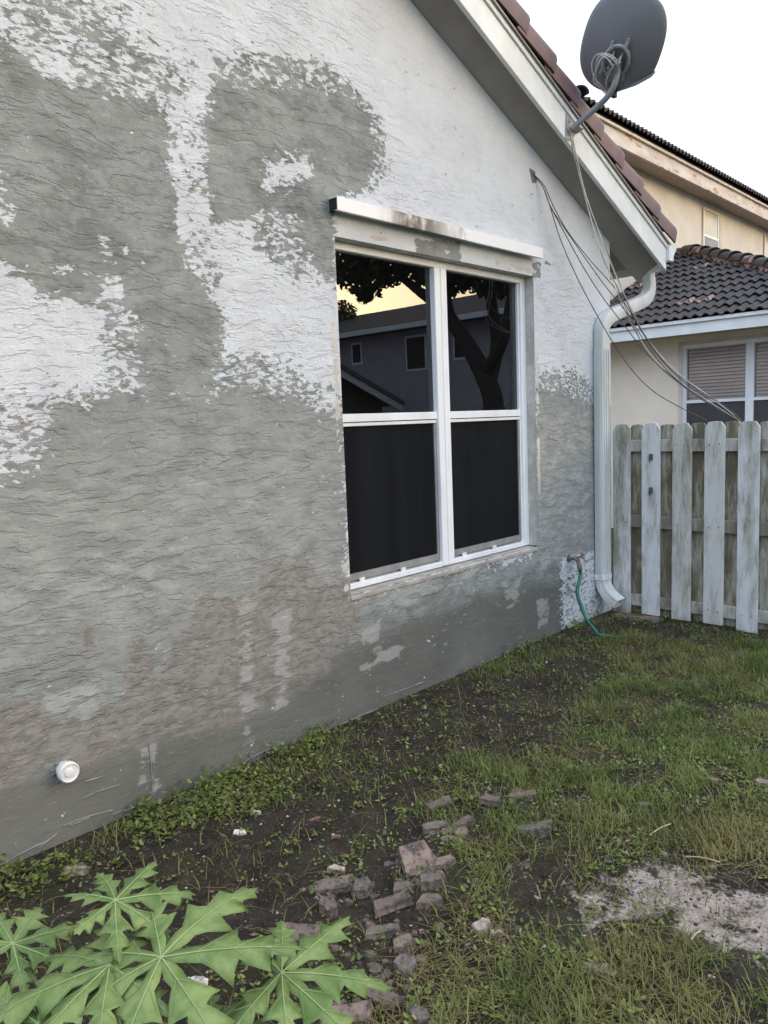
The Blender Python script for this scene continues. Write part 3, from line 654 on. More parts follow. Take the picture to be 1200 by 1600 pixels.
cable([(894, 215, -.23), (903, 270, -.24), (920, 325, -.26), (944, 382, -.31), (962, 425, -.37), (985, 485, -.43), (1020, 545, ('x', 5.31)), (1062, 592, ('x', 5.37)), (1110, 625, ('x', 5.43)), (1158, 657, XF_)], M['cable_dark'], .003, 'thin dark cable from the dish bracket crossing in front of the pale ones', group=GW, tail=TL)
H0 = (831, 270, -.004); H1 = (848, 292, -.03); H2 = (860, 322, -.06)
cable([H0, H1, (858, 318, -.06), (875, 372, -.10), (899, 428, -.14), (927, 482, -.19), (957, 534, -.25), (989, 580, ('x', 5.2)), (1022, 612, ('x', 5.3)), (1062, 636, ('x', 5.38)), (1104, 658, XF_)], M['cable_dark'], .0032, 'lowest dark cable, sagging alone from the wall hole to the fence top', group=GW, tail=TL)
cable([H0, H1, H2, (880, 360, -.10), (910, 415, -.15), (940, 462, -.21), (975, 508, -.28), (1010, 552, ('x', 5.25)), (1052, 590, ('x', 5.34)), (1105, 628, ('x', 5.41)), (1153, 658, XF_)], M['cable_dark'], .0032, 'dark cable from the wall hole, second up from the lowest', group=GW, tail=TL)
cable([H0, H1, H2, (883, 358, -.10), (912, 400, -.15), (945, 446, -.21), (980, 490, -.28), (1015, 545, ('x', 5.25)), (1056, 592, ('x', 5.34)), (1110, 632, ('x', 5.41)), (1155, 659, XF_)], M['cable_dark'], .003, 'dark cable from the wall hole, third up from the lowest', group=GW, tail=TL)
cable([H0, (850, 290, -.035), (866, 325, -.065), (890, 366, -.10), (925, 410, -.16), (962, 452, -.23), (1000, 512, -.32), (1040, 568, ('x', 5.28)), (1080, 602, ('x', 5.36)), (1125, 630, ('x', 5.42)), (1158, 656, XF_)], M['cable_dark'], .003, 'uppermost dark cable leaving the wall hole under the eave', group=GW, tail=TL)
b = MB(); p = onY(831, 270, 0); b.prism([p+(-.03, 0, .02), p+(.03, 0, .015), p+(.05, 0, -.05), p+(.0, 0, -.06)], (0, -.006, 0)); b.obj('cable_patch', simple('patch_mortar', (.2, .19, .18), (.14, .13, .12), .9, 30), house, bevel=.002)

# ================================================================== FENCE
def board_material(name, clean, dirt, dark, amt):
    t = NT(name); r = t.rnd(); off = t.n('ShaderNodeCombineXYZ'); t.l(t.math('MULTIPLY', r, 40.0), off.inputs[0]); t.l(t.math('MULTIPLY', r, 17.0), off.inputs[2])
    ad = t.n('ShaderNodeVectorMath'); t.l(t.co, ad.inputs[0]); t.l(off.outputs[0], ad.inputs[1]); v = ad.outputs[0]
    big = t.noise(1.0, 4, .6, t.mp((5, 9, 2.4), src=v)); fine = t.noise(1.0, 5, .65, t.mp((30, 60, 9), src=v)); gr = t.noise(1.0, 4, .6, t.mp((60, 120, 5), src=v))
    amount = t.math('ADD', t.math('MULTIPLY', t.math('SUBTRACT', big, .5), 1.6), t.math('ADD', t.math('MULTIPLY', t.math('SUBTRACT', fine, .5), .9), t.math('MULTIPLY_ADD', r, .25, amt-.12)))
    c = t.mix(t.ramp(amount, .25, .85), clean, dirt)
    c = t.mix(t.ramp(amount, .62, 1.0, 0, .6), c, dark)
    knots = t.ramp(t.vor(2.6, t.mp((1, 1, .8), src=v)), .025, .05, 1, 0)
    c = t.mix(t.math('MULTIPLY', knots, .8), c, (.07, .04, .03))
    flake = t.ramp(t.noise(1.0, 3, .6, t.mp((50, 90, 22), src=v)), .66, .72)
    c = t.mix(t.math('MULTIPLY', flake, .5), c, (.24, .22, .19))
    t.set('Base Color', c); t.set('Roughness', .75); t.set('Normal', t.bump(t.math('ADD', gr, t.math('MULTIPLY', fine, .6)), .35, .004)); return t.m
M['picket_clean'] = board_material('weathered_white_board', (.66, .68, .72), (.33, .33, .27), (.16, .17, .12), .46)
M['picket_dirty'] = board_material('mildewed_white_board', (.52, .52, .50), (.21, .195, .13), (.07, .06, .045), .82)
M['picket_mossy'] = board_material('mossy_white_board', (.60, .61, .61), (.36, .355, .30), (.10, .09, .065), .42)
M['rail'] = board_material('weathered_rail', (.56, .56, .56), (.30, .29, .25), (.08, .075, .055), .75)
fence = thing('picket_fence', 'weathered white wooden fence of staggered pickets beside the house corner', 'fence', (5.36, 0, 0))
def picket(y0, w, xf, zt, m, zb=0.0):
    c_ = .032+random.uniform(-.004, .006); lean = random.uniform(-.004, .004)
    pts = [(0, 0, zb), (0, w, zb), (0, w+lean, zt-c_*1.3), (0, w-c_*.8+lean, zt-.006), (0, w*.5+lean, zt), (0, c_*.8+lean, zt-.004), (0, lean, zt-c_*1.3)]
    o = MB().prism(pts, (.018, 0, 0)).obj('picket', m, fence, bevel=.002)
    o.location = (xf-5.36, y0, 0); o.rotation_euler = (0, random.uniform(-.004, .004), 0); return o
yl = [-.055-.226*k for k in range(22)]
zt_ = [1.428, 1.432, 1.425, 1.428, 1.424]
for k, y in enumerate(yl):
    m = M['picket_clean'] if k in (0, 1, 4, 7, 9) else M['picket_mossy']
    w = .136
    o = picket(y-w, w, 5.340, (zt_[k] if k < 5 else 1.42+random.uniform(-.008, .008)), m, random.uniform(-.01, .015))
    o2 = picket(y-.1-w*.0-.175+.04, .14, 5.398, 1.418+random.uniform(-.012, .01), M['picket_dirty'], random.uniform(.0, .03))
for za, zb in ((1.222, 1.308), (.66, .75), (.065, .15)):
    b = MB(); b.box(-.001, -5.1, za, .037, -.06, zb); b.obj('rail', M['rail'], fence, bevel=.003)
b = MB(); 
for k in (2, 5, 8): pass
for (px, py) in ((1018, 714), (1018, 766)):
    p = onX(px, py, 5.338)-np.array([5.36, 0, 0]); b = MB(); b.box(p[0]-.022, p[1]-.012, p[2]-.022, p[0], p[1]+.012, p[2]+.022); b.tube([p+(-.02, 0, .01), p+(-.04, 0, .0), p+(-.038, 0, -.03)], .004, 6)
    b.obj('hook', simple('green_grey_metal', (.09, .12, .11), (.05, .07, .06), .5), fence, bevel=.003)
b = MB()
for k, y in enumerate(yl[:12]):
    for z in (1.27, .70, .11):
        for dy in (.035, .10): b.tube([(-.0225, y-dy, z+random.uniform(-.01, .01)), (-.018, y-dy, z)], .0032, 5)
b.obj('nail_head', simple('rusty_nail', (.12, .07, .05), (.07, .05, .04), .7), fence, kind='stuff')

# ================================================================== NEIGHBOUR'S HOUSE
nb = thing('neighbouring_house', 'beige two storey house with dark tiled roofs behind the white fence', 'house', (9.45, -.65, 0))
NB = np.array([9.45, -.65, 0])
def nbx(name, m, *boxes, **kw):
    b = MB()
    for q in boxes: b.box(q[0]-NB[0], q[1]-NB[1], q[2], q[3]-NB[0], q[4]-NB[1], q[5])
    return b.obj(name, m, kw.pop('parent', nb), **kw)
M['beige'] = simple('beige_stucco', (.86, .77, .655), (.80, .71, .605), .9, 2.5, bump=.25, bscale=40)
M['beige2'] = simple('pale_beige_trim', (.66, .58, .50), (.56, .48, .41), .8, 4)
M['tile_dark'] = None
t = NT('blackened_roof_tile'); r = t.rnd()
c = t.mix(t.ramp(t.noise(9, 5, .6), .35, .7), (.018, .016, .016), (.042, .034, .032)); c = t.mix(t.math('MULTIPLY', t.ramp(r, .0, 1.0), .35), c, (.05, .035, .032))
c = t.mix(t.math('MULTIPLY', t.math('GREATER_THAN', r, .90), t.ramp(t.noise(14, 3, .6), .46, .6)), c, (.36, .20, .17))
t.set('Base Color', c); t.set('Roughness', .7); t.set('Normal', t.bump(t.noise(60, 3, .6), .3, .006)); M['tile_dark'] = t.m
M['mortar_pink'] = simple('pink_mortar', (.42, .26, .21), (.10, .07, .06), .9, 5, (.4, .55))
wy = dict(a=1.115, b=.995)
# wing wall with window opening in plane x = 9.45
w0, w1, wz0, wz1 = -.42, 1.12, .9, 2.305
nbx('wall', M['beige'], (9.45, w1, -.2, 9.6, 2.45, 2.75), (9.45, -.65, -.2, 9.6, w0, 2.75), (9.45, w0, -.2, 9.6, w1, wz0), (9.45, w0, wz1, 9.6, w1, 2.75), (9.602, -.65, -.2, 20, -.5, 2.75))
nbx('wall', simple('pale_cream_stucco', (.70, .66, .60), (.63, .59, .54), .9, 2.5, bump=.25, bscale=40), (9.2, 2.452, -.2, 22, 2.6, 5.12), (9.2, 2.602, -.2, 9.35, 10, 5.12))
nbx('window_trim', M['beige2'], (9.435, w1, wz0-.05, 9.449, w1+.04, wz1+.04), (9.435, w0-.04, wz1+.001, 9.449, w1-.001, wz1+.04))
yc = .375; ym0, ym1 = .29, .38
nbx_ = nbx('window', M['window_white'], (9.47, w1-.045, wz0, 9.53, w1, wz1), (9.47, w0, wz0, 9.53, w0+.045, wz1), (9.47, w0+.045, wz1-.045, 9.53, w1-.045, wz1), (9.465, ym0, wz0, 9.54, ym1, wz1-.045), (9.47, w0+.045, wz0, 9.53, w1-.045, wz0+.05),
    (9.468, ym1, 1.60, 9.53, w1-.045, 1.635), (9.468, w0+.045, 1.60, 9.53, ym0, 1.635))
for ya, yb in ((w0+.045, ym0), (ym1, w1-.045)):
    nbx('pane', M['glass_far'], (9.50, ya, 1.636, 9.504, yb, wz1-.046), parent=nbx_)
    nbx('insect_screen', glass_material('far_screen_mesh', 0.0, (.5, .48, .47), .55, .3), (9.49, ya, wz0+.051, 9.494, yb, 1.599), parent=nbx_)
    b = MB()
    for k in range(34):
        z = wz0+.03+k*.041; b.add([(9.512-NB[0], ya-NB[1]+.01, z), (9.512-NB[0], yb-NB[1]-.01, z), (9.53-NB[0], yb-NB[1]-.01, z+.036), (9.53-NB[0], ya-NB[1]+.01, z+.036)], [(0, 1, 2, 3)])
    b.obj('blind', M['blind'], nbx_, kind='stuff')
nbx('room', M['room'], (9.605, w0-.1, wz0-.1, 9.62, w1+.1, wz1+.1))
NE, NZ, NP = 9.0, 2.39, .42
nbx('eave_fascia', M['trim_white'], (9.0, -1.08, NZ, 9.03, 2.448, NZ+.125), (9.031, -1.08, NZ, 20, -1.05, NZ+.125))
nbx('gutter_lip', M['trim_white'], (8.975, -1.10, NZ+.127, 9.03, 2.448, NZ+.165))
nbx('soffit', simple('beige_soffit', (.52, .42, .33), (.46, .37, .29), .9), (9.031, -1.049, NZ+.02, 9.449, 2.448, NZ+.04), (9.45, -1.049, NZ+.02, 20, -.651, NZ+.04))
yc0 = -1.1
zr = NZ+.15
b = MB()
def loc(p): return np.array(p)-NB
yT = 2.45; hx = 9.0+(yT-yc0)
b.add([loc((9.0, yc0, zr)), loc((9.0, yT, zr)), loc((hx, yT, zr+NP*(hx-9.0)))], [(0, 1, 2)]); b.add([loc((9.0, yc0, zr)), loc((hx, yT, zr+NP*(hx-9.0))), loc((20, yT, zr+NP*(hx-9.0))), loc((20, yc0, zr))], [(0, 1, 2, 3)])
b.obj('roof', M['dark'], nb)
TW, TLn = .232, .30
nt_me = barrel_mesh('roof_tile', M['tile_dark'], TLn, TW, .038, 2, 5, .014, .03)
angn = math.atan(NP); rows = int((hx-9.0)/(TLn*math.cos(angn)))+1
for r_ in range(rows):
    xr = 8.97+r_*TLn*math.cos(angn); z = zr+NP*(xr-9.0)+.012
    y = yT-TW
    while y > yc0+(xr-9.0)-.02:
        o = bpy.data.objects.new('roof_tile', nt_me); o.location = (xr-NB[0], y-NB[1]+(r_ % 2)*.0, z+random.uniform(-.004, .004)); o.rotation_euler = (random.uniform(-.012, .012), angn, random.uniform(-.012, .012))
        o.rotation_euler = (o.rotation_euler[0], -angn+math.pi*0, o.rotation_euler[2]); o.scale = (-1, 1, 1) if False else (1, 1, 1)
        finish(o, nb); y -= TW
# tile mesh runs towards -x; mirror it so it climbs +x
for v_ in nt_me.vertices: v_.co.x *= -1
nt_me.flip_normals()
# hip caps on a pink mortar bed
hd = np.array([1, 1, NP]); hd = hd/np.linalg.norm(hd); H_ = np.array([9.0, yc0, zr])
side = np.cross(hd, (0, 0, 1)); side /= np.linalg.norm(side); upn = np.cross(side, hd)
L_ = (hx-9.0)*np.linalg.norm([1, 1, NP])
b = MB(); b.prism([loc(H_+side*.09+upn*.0), loc(H_-side*.09+upn*.0), loc(H_-side*.06+upn*.085), loc(H_+side*.06+upn*.085)], hd*L_); b.obj('mortar_bed', M['mortar_pink'], nb)
capme = None; n_ = int(L_/.33)
V = []; cp = [(.105*math.cos(math.pi*k/8), .09*math.sin(math.pi*k/8)) for k in range(9)]; cp2 = [(a_*.85, b_*.82) for a_, b_ in cp][::-1]; pr = cp+cp2; n = len(pr)
for s_, g_, lf in ((0, 1.05, .03), (.38, .9, 0)):
    for a_, b_ in pr: V.append((s_, a_*g_, b_*g_+lf))
capme = MB().add(V, [(k, (k+1) % n, n+(k+1) % n, n+k) for k in range(n)]+[tuple(range(n)), tuple(range(n, 2*n))]).mesh('hip_tile', M['tile_dark'], smooth=True)
for k in range(n_):
    o = bpy.data.objects.new('hip_tile', capme); o.matrix_world = Matrix(((hd[0], -side[0], upn[0], 0), (hd[1], -side[1], upn[1], 0), (hd[2], -side[2], upn[2], 0), (0, 0, 0, 1)))
    o.location = loc(H_+hd*(k*.33)+upn*.06); finish(o, nb)
# upper storey
EY, EZ = 2.12, 4.985
nbx('eave_fascia', simple('weathered_fascia', (.64, .61, .60), (.50, .45, .42), .7, 3, speck=(.42, .22, .12), speckscale=2.5, specklim=(.58, .66), stretch=(1, 1, 3)), (8.75, EY, EZ, 22, EY+.03, EZ+.19), (8.75, EY+.031, EZ, 8.78, 10, EZ+.19))
nbx('gutter_lip', M['beige2'], (8.72, EY-.04, EZ+.192, 22, EY+.03, EZ+.225))
nbx('soffit', simple('brown_soffit', (.42, .34, .28), (.38, .31, .26), .9), (8.781, EY+.031, EZ+.03, 22, 2.45, EZ+.05), (8.781, 2.452, EZ+.03, 9.2, 10, EZ+.05))
b = MB(); b.add([loc((8.7, EY-.05, EZ+.24)), loc((22, EY-.05, EZ+.24)), loc((22, 7, EZ+.24+.42*4.9)), loc((13.6, 7, EZ+.24+.42*4.9))], [(0, 1, 2, 3)]); b.add([loc((8.7, EY-.05, EZ+.24)), loc((13.6, 7, EZ+.24+.42*4.9)), loc((8.7, 11, EZ+.24))], [(0, 1, 2)]); b.obj('roof', M['dark'], nb)
ut = barrel_mesh('roof_tile', simple('brown_roof_tile', (.085, .06, .052), (.04, .032, .03), .8, 12, bump=.3), .30, .24, .05, 2, 5, .02, .035)
for v_ in ut.vertices: v_.co.x *= -1
ut.flip_normals()
for k in range(52):
    for r_ in range(2):
        xk = 8.80+k*.24+r_*0
        if xk+.24 > 22: continue
        if r_ == 1 and k < 1: continue
        o = bpy.data.objects.new('roof_tile', ut); o.location = loc((xk+.24, EY-.08+r_*.27, EZ+.245+r_*.27*.42)); o.rotation_euler = (0, 0, 0)
        mtx = Matrix(((0, -1, 0), (math.cos(angn), 0, -math.sin(angn)), (math.sin(angn), 0, math.cos(angn)))).to_4x4(); o.matrix_world = Matrix.Translation(Vector(loc((xk+.24, EY-.08+r_*.27, EZ+.245+r_*.27*.42)))) @ mtx; finish(o, nb)
hd2 = np.array([1, 1, .42]); hd2 /= np.linalg.norm(hd2); s2 = np.cross(hd2, (0, 0, 1)); s2 /= np.linalg.norm(s2); u2 = np.cross(s2, hd2)
for k in range(4):
    o = bpy.data.objects.new('hip_tile', capme); p = loc(np.array([8.64, EY-.1, EZ+.27])+hd2*.33*k)
    o.matrix_world = Matrix(((hd2[0], -s2[0], u2[0], p[0]), (hd2[1], -s2[1], u2[1], p[1]), (hd2[2], -s2[2], u2[2], p[2]), (0, 0, 0, 1))); finish(o, nb)
for (px0, py0, px1) in ((1097, 322, 1127), (1193, 364, 1230)):
    A0 = onY(px0, py0, 2.45); A1 = onY(px1, py0, 2.45); xa, xb, zt = A0[0], A1[0], A0[2]
    f_ = nbx('window', M['beige2'], (xa, 2.43, zt-.95, xa+.05, 2.451, zt), (xb-.13, 2.43, zt-.95, xb, 2.451, zt), (xa+.05, 2.43, zt-.05, xb-.13, 2.451, zt))
    nbx('sash', M['window_white'], (xa+.051, 2.436, zt-.95, xa+.085, 2.451, zt-.051), (xb-.18, 2.436, zt-.95, xb-.131, 2.451, zt-.051), (xa+.086, 2.436, zt-.48, xb-.181, 2.451, zt-.44), parent=f_)
    nbx('pane', simple('curtained_glass', (.62, .58, .42), (.5, .5, .45), .15, 3), (xa+.086, 2.444, zt-.439, xb-.181, 2.4505, zt-.052), parent=f_)
    nbx('pane', simple('grey_glass', (.20, .20, .21), (.14, .14, .15), .1, 3), (xa+.086, 2.444, zt-.95, xb-.181, 2.4505, zt-.481), parent=f_)

# ================================================================== WHAT THE WINDOW REFLECTS (behind the camera)
def mir(p): return np.array([p[0], -p[1], p[2]])
fh = thing('pale_house', 'pale two storey house across the yard, seen only mirrored in the window glass', 'house', (20, -20, 0))
FH = np.array([20, -20, 0])
M['pale'] = simple('pale_siding', (.38, .38, .41), (.32, .32, .35), .85, 2)
M['roof_grey'] = simple('grey_shingle', (.055, .05, .05), (.035, .033, .033), .8, 6)
b = MB()
def fbox(m, name, *bs):
    b = MB()
    for q in bs: b.box(q[0]-FH[0], q[1]-FH[1], q[2], q[3]-FH[0], q[4]-FH[1], q[5])
    return b.obj(name, m, fh)
fbox(M['pale'], 'wall', (20, -32, 0, 20.2, -9, 4.62), (20.21, -9.2, 0, 27, -9, 4.62))
fbox(M['trim_white'], 'fascia', (19.40, -32.6, 4.62, 19.5, -8.4, 4.79))
rz_ = onX(620, 482, 25)[2]; b = MB(); b.prism([np.array(p)-FH for p in ((19.4, -32.6, 4.80), (25, -32.6, rz_), (30.6, -32.6, 4.80))], (0, 24.2, 0)); b.obj('roof', M['roof_grey'], fh)
for (a_, c_) in (((640, 525), (675, 577)), ((555, 536), (573, 569)), ((715, 520), (740, 560))):
    A, B_ = mir(onX(*a_, 20)), mir(onX(*c_, 20)); w = fbox(M['window_white'], 'window', (19.97, A[1], B_[2], 19.995, B_[1], A[2]))
    dy = .08 if B_[1] > A[1] else -.08
    b = MB(); b.box(19.95-FH[0], A[1]+dy-FH[1], B_[2]+.08, 19.968-FH[0], B_[1]-dy-FH[1], A[2]-.08); b.obj('pane', M['dark'], w)
GYv = 14.0
g2 = mir(onY(637, 634, GYv)); g1 = mir(onY(533, 572, GYv)); sl_ = (g1[2]-g2[2])/(g2[0]-g1[0]); apx = g2[0]-5.0; za = g2[2]+5.0*sl_; yy = -GYv
gb = thing('low_gable_building', 'low dark gable building with a white rake board, mirrored in the window', 'building', (apx, yy, 0)); GB = np.array([apx, yy, 0])
pts = [(g2[0], yy, g2[2]), (apx, yy, za), (2*apx-g2[0], yy, g2[2])]
b = MB(); b.prism([np.array(p)-GB+np.array([0, -.5, 0]) for p in [(g2[0]-.5, yy, 0), (g2[0]-.5, yy, g2[2]+.1), (apx, yy, za-.1), (2*apx-g2[0]+.5, yy, g2[2]+.1), (2*apx-g2[0]+.5, yy, 0)]], (0, -6, 0)); b.obj('wall', simple('dark_wall', (.10, .095, .075), (.08, .075, .06), .9), gb)
for q in ((pts[0], pts[1]), (pts[1], pts[2])):
    b = MB(); b.prism([np.array(q[0])-GB, np.array(q[1])-GB, np.array(q[1])-GB+(0, 0, -.22), np.array(q[0])-GB+(0, 0, -.22)], (0, -.05, 0)); b.obj('rake_board', M['trim_white'], gb)
    b = MB(); b.prism([np.array(q[0])-GB+(0, .05, .01), np.array(q[1])-GB+(0, .05, .01), np.array(q[1])-GB+(0, .05, .15), np.array(q[0])-GB+(0, .05, .15)], (0, -7, 0)); b.obj('roof', M['tile_red'], gb)
# big tree (at x = 11), mirrored
M['bark'] = simple('dark_bark', (.05, .042, .036), (.03, .026, .022), .9, 10, bump=.5, bscale=20)
t = NT('tree_foliage'); c = t.mix(t.ramp(t.rnd(), 0, 1), (.035, .055, .02), (.05, .075, .03)); t.set('Base Color', c); t.set('Roughness', .6); M['leaf_tree'] = t.m
TX = 11.0
def tp_(x, y, X=TX): return mir(onX(x, y, X))
tree = thing('oak_tree', 'large leaning dark tree across the yard, mirrored in the window glass', 'tree', tuple(np.array([TX, tp_(785, 640)[1], 0]))); T0 = np.array([TX, tp_(785, 640)[1], 0])
b = MB(); base = np.array([TX, tp_(787, 640)[1], -.1])
def limb(pts, r0, r1): 
    P = spline(pts, 5); b.tube([p-T0 for p in P], list(np.linspace(r0, r1, len(P))), 9)
limb([base, tp_(786, 640), tp_(770, 585), tp_(740, 530), tp_(712, 490)], .20, .13)
limb([tp_(740, 530), tp_(700, 480), tp_(660, 447), tp_(625, 420), tp_(590, 400)], .13, .04)
limb([tp_(778, 600), tp_(790, 540, 11.3), tp_(782, 470, 11.3), tp_(770, 400, 11.3), tp_(760, 330, 11.3)], .13, .06)
limb([tp_(775, 580), tp_(800, 530, 10.8), tp_(812, 470, 10.8), tp_(820, 400, 10.8)], .12, .06)
limb([tp_(712, 490), tp_(705, 450), tp_(690, 400), tp_(680, 350)], .14, .05)
limb([tp_(705, 450), tp_(735, 420), tp_(745, 380)], .12, .05)
b.obj('trunk', M['bark'], tree, smooth=True)
cl = []
for (x, y, s) in [(540, 405, 34), (575, 420, 36), (600, 400, 38), (635, 405, 30), (655, 400, 30), (560, 435, 18), (585, 450, 16), (578, 462, 9), (615, 425, 20), (700, 410, 34), (740, 405, 36), (790, 415, 38), (710, 445, 16), (745, 440, 14), (800, 445, 18), (825, 430, 20), (560, 370, 50), (640, 350, 60), (720, 340, 60), (800, 340, 60), (670, 290, 60), (770, 280, 60), (668, 428, 12), (770, 450, 10), (525, 425, 22), (870, 380, 50), (500, 400, 30)]:
    c0 = tp_(x, y); sc = np.linalg.norm(c0-np.array([CAM[0], 2.78*1, CAM[2]]))/FPX
    n_l = int(min(700, 60+s*s*.36)); d = rng.normal(size=(n_l, 3)); d /= np.linalg.norm(d, axis=1)[:, None]; d *= (rng.random((n_l, 1))**.45)*s*sc*1.05
    cl.append(c0+d*np.array([1.6, 1, 1])-T0)
cl = np.concatenate(cl); nL = len(cl)
def leaf_cards(P, size):
    n = len(P); a_ = rng.normal(size=(n, 3)); a_ /= np.linalg.norm(a_, axis=1)[:, None]; b_ = np.cross(a_, rng.normal(size=(n, 3))); b_ /= np.linalg.norm(b_, axis=1)[:, None]
    s = size*(.6+.8*rng.random((n, 1))); V = np.stack([P-a_*s, P+b_*s*.45, P+a_*s, P-b_*s*.45], 1).reshape(-1, 3); return V, np.arange(4*n), np.full(n, 4)
Vl, Ll, Sl = leaf_cards(cl, .075)
finish(bpy.data.objects.new('crown', raw_mesh('crown', Vl, Ll, Sl, M['leaf_tree'])), tree)
c0 = mir(onX(540, 492, 19)); bush = thing('distant_tree', 'small feathery tree top beyond the pale house, mirrored in the window', 'tree', (23, c0[1]-4, 0))
c1 = mir(onX(538, 486, 24))
bl = MB().tube([(0, 0, 0), (0, 0, c1[2]-.5)], [.12, .05], 8).obj('trunk', M['bark'], bush); bush.location = (24, c1[1], 0)
d = rng.normal(size=(700, 3)); d /= np.linalg.norm(d, axis=1)[:, None]; d *= (rng.random((700, 1))**.4)*np.array([.7, .75, .6]); d[:, 2] += c1[2]-.1
Vl, Ll, Sl = leaf_cards(d, .1); finish(bpy.data.objects.new('crown', raw_mesh('crown', Vl, Ll, Sl, M['leaf_tree'])), bush)

# ================================================================== GROUND
def pxfield(P, items, base=0.0):
    u, v = proj(P); Q = np.stack([u, v], 1); out = np.full(len(P), base); behind = ((P-CAM)@_f) < .3
    for poly, val, s in items:
        k = np.clip(.5+sdf(Q, poly)/(2*s), 0, 1); k = k*k*(3-2*k); out = out*(1-k)+val*k
    out[behind] = base; return out
SAND = [([(895, 1395), (960, 1375), (1000, 1350), (1060, 1345), (1120, 1365), (1140, 1390), (1300, 1400), (1300, 1500), (1180, 1490), (1100, 1480), (1040, 1440), (960, 1450), (900, 1430)], 1, 55),
        ([(1180, 1205), (1260, 1205), (1260, 1240), (1185, 1235)], .6, 10), ([(785, 1340), (830, 1340), (830, 1360), (790, 1360)], .5, 10)]
xs = np.concatenate([-np.geomspace(150, 1.2, 22), np.arange(-1.0, .3, .08), np.arange(.3, 5.6, .014), np.arange(5.6, 9, .08), np.geomspace(9.1, 200, 26)])
ys = np.concatenate([-np.geomspace(200, 4.2, 28), np.arange(-4.1, -3.0, .08), np.arange(-3.0, .06, .014), np.arange(.1, 1, .1), np.geomspace(1.1, 200, 22)])
xs = np.unique(xs); ys = np.unique(ys); GX, GY = np.meshgrid(xs, ys)
def gz(x, y):
    near = np.clip((6.2-np.abs(x-3))/3, 0, 1)*np.clip((4.5-np.abs(y+1.2))/1.5, 0, 1)
    h = (.035*(fbm(x*1.7, y*1.7, 2)-.5)+.03*(fbm(x*8, y*8, 3)-.5)+.012*(fbm(x*40, y*40, 2)-.5))*near
    h = h*np.clip((-y)/.25+.2, .2, 1)
    return h-.01
GZ = gz(GX, GY)
V = np.stack([GX.ravel(), GY.ravel(), GZ.ravel()], 1); nx = len(xs)
J, I = np.meshgrid(np.arange(len(ys)-1), np.arange(nx-1), indexing='ij'); a_ = (J*nx+I).ravel(); F = np.stack([a_, a_+1, a_+nx+1, a_+nx], 1)
sand = pxfield(V, SAND)
far = np.clip((np.hypot(V[:, 0]-3, V[:, 1]+1.5)-4)/4, 0, 1)
t = NT('soil_ground'); sa, fa, _, _ = t.attr('zone')
soil = t.mix(t.ramp(t.noise(9, 6, .65), .3, .7), (.017, .0115, .008), (.047, .034, .026)); soil = t.mix(t.ramp(t.noise(45, 4, .7), .52, .72, 0, .6), soil, (.08, .064, .05)); soil = t.mix(t.ramp(t.noise(130, 2, .6), .72, .78), soil, (.24, .22, .19))
soil = t.mix(t.ramp(t.noise(3, 4, .6), .45, .68, 0, .5), soil, (.045, .05, .022))
sn_ = t.mix(t.ramp(t.noise(22, 5, .7), .35, .65), (.42, .35, .31), (.27, .22, .19)); sn_ = t.mix(t.ramp(t.noise(70, 3, .7), .56, .66), sn_, (.07, .055, .045)); sn_ = t.mix(t.ramp(t.noise(210, 2, .6), .63, .70), sn_, (.62, .58, .54))
c = t.mix(t.ramp(t.math('ADD', sa, t.math('MULTIPLY', t.math('SUBTRACT', t.noise(13, 6, .7), .5), 3.2)), .42, .85), soil, sn_)
c = t.mix(fa, c, t.mix(t.ramp(t.noise(2, 5, .7), .35, .65), (.035, .05, .015), (.07, .085, .03)))
t.set('Base Color', c); t.set('Roughness', .92); t.set('Specular IOR Level', .25); t.set('Normal', t.bump(t.math('ADD', t.noise(60, 5, .7), t.math('MULTIPLY', t.noise(18, 3, .6), 1.5)), .9, .012)); 
finish(bpy.data.objects.new('ground', raw_mesh('ground', V, F.ravel(), np.full(len(F), 4), t.m, {'zone': np.stack([sand, far, 0*sand, 1+0*sand], 1)}, smooth=True)), kind='structure')

# density maps (picture coordinates projected on to the ground)
GRASS = [([(700, 1120), (860, 1010), (1000, 1000), (1300, 990), (1300, 1400), (1180, 1395), (1060, 1345), (960, 1372), (880, 1330), (850, 1240), (700, 1180)], .85, 50),
         ([(900, 1000), (1300, 985), (1300, 1200), (1000, 1190), (930, 1080)], 1.0, 50), ([(1100, 1230), (1300, 1240), (1300, 1400), (1150, 1380)], .7, 40),
         ([(560, 1700), (640, 1440), (760, 1430), (900, 1450), (1050, 1470), (1300, 1530), (1300, 1700)], 1.0, 40),
         ([(640, 1180), (700, 1180), (860, 1290), (840, 1330), (620, 1290)], .4, 30), ([(700, 1300), (800, 1320), (780, 1450), (660, 1450)], .6, 30),
         ([(250, 1400), (440, 1400), (420, 1500), (280, 1500)], .03, 30), ([(580, 1120), (760, 1060), (900, 1080), (880, 1150), (640, 1200), (560, 1180)], .06, 30),
         ([(780, 1345), (890, 1340), (900, 1440), (800, 1450)], .05, 20), ([(900, 1380), (1060, 1345), (1300, 1395), (1300, 1495), (1150, 1500), (1030, 1445), (900, 1440)], .10, 35),
         ([(940, 960), (1140, 975), (1250, 985), (1200, 1002), (1020, 1002), (930, 985)], .08, 12), ([(0, 1350), (500, 1230), (640, 1250), (640, 1430), (560, 1600), (0, 1700)], .03, 30),
         ([(520, 1290), (600, 1140), (700, 1085), (860, 1015), (940, 1003), (985, 1045), (890, 1105), (870, 1190), (720, 1180), (620, 1210), (600, 1300), (480, 1400), (300, 1420), (260, 1340)], .05, 26)]
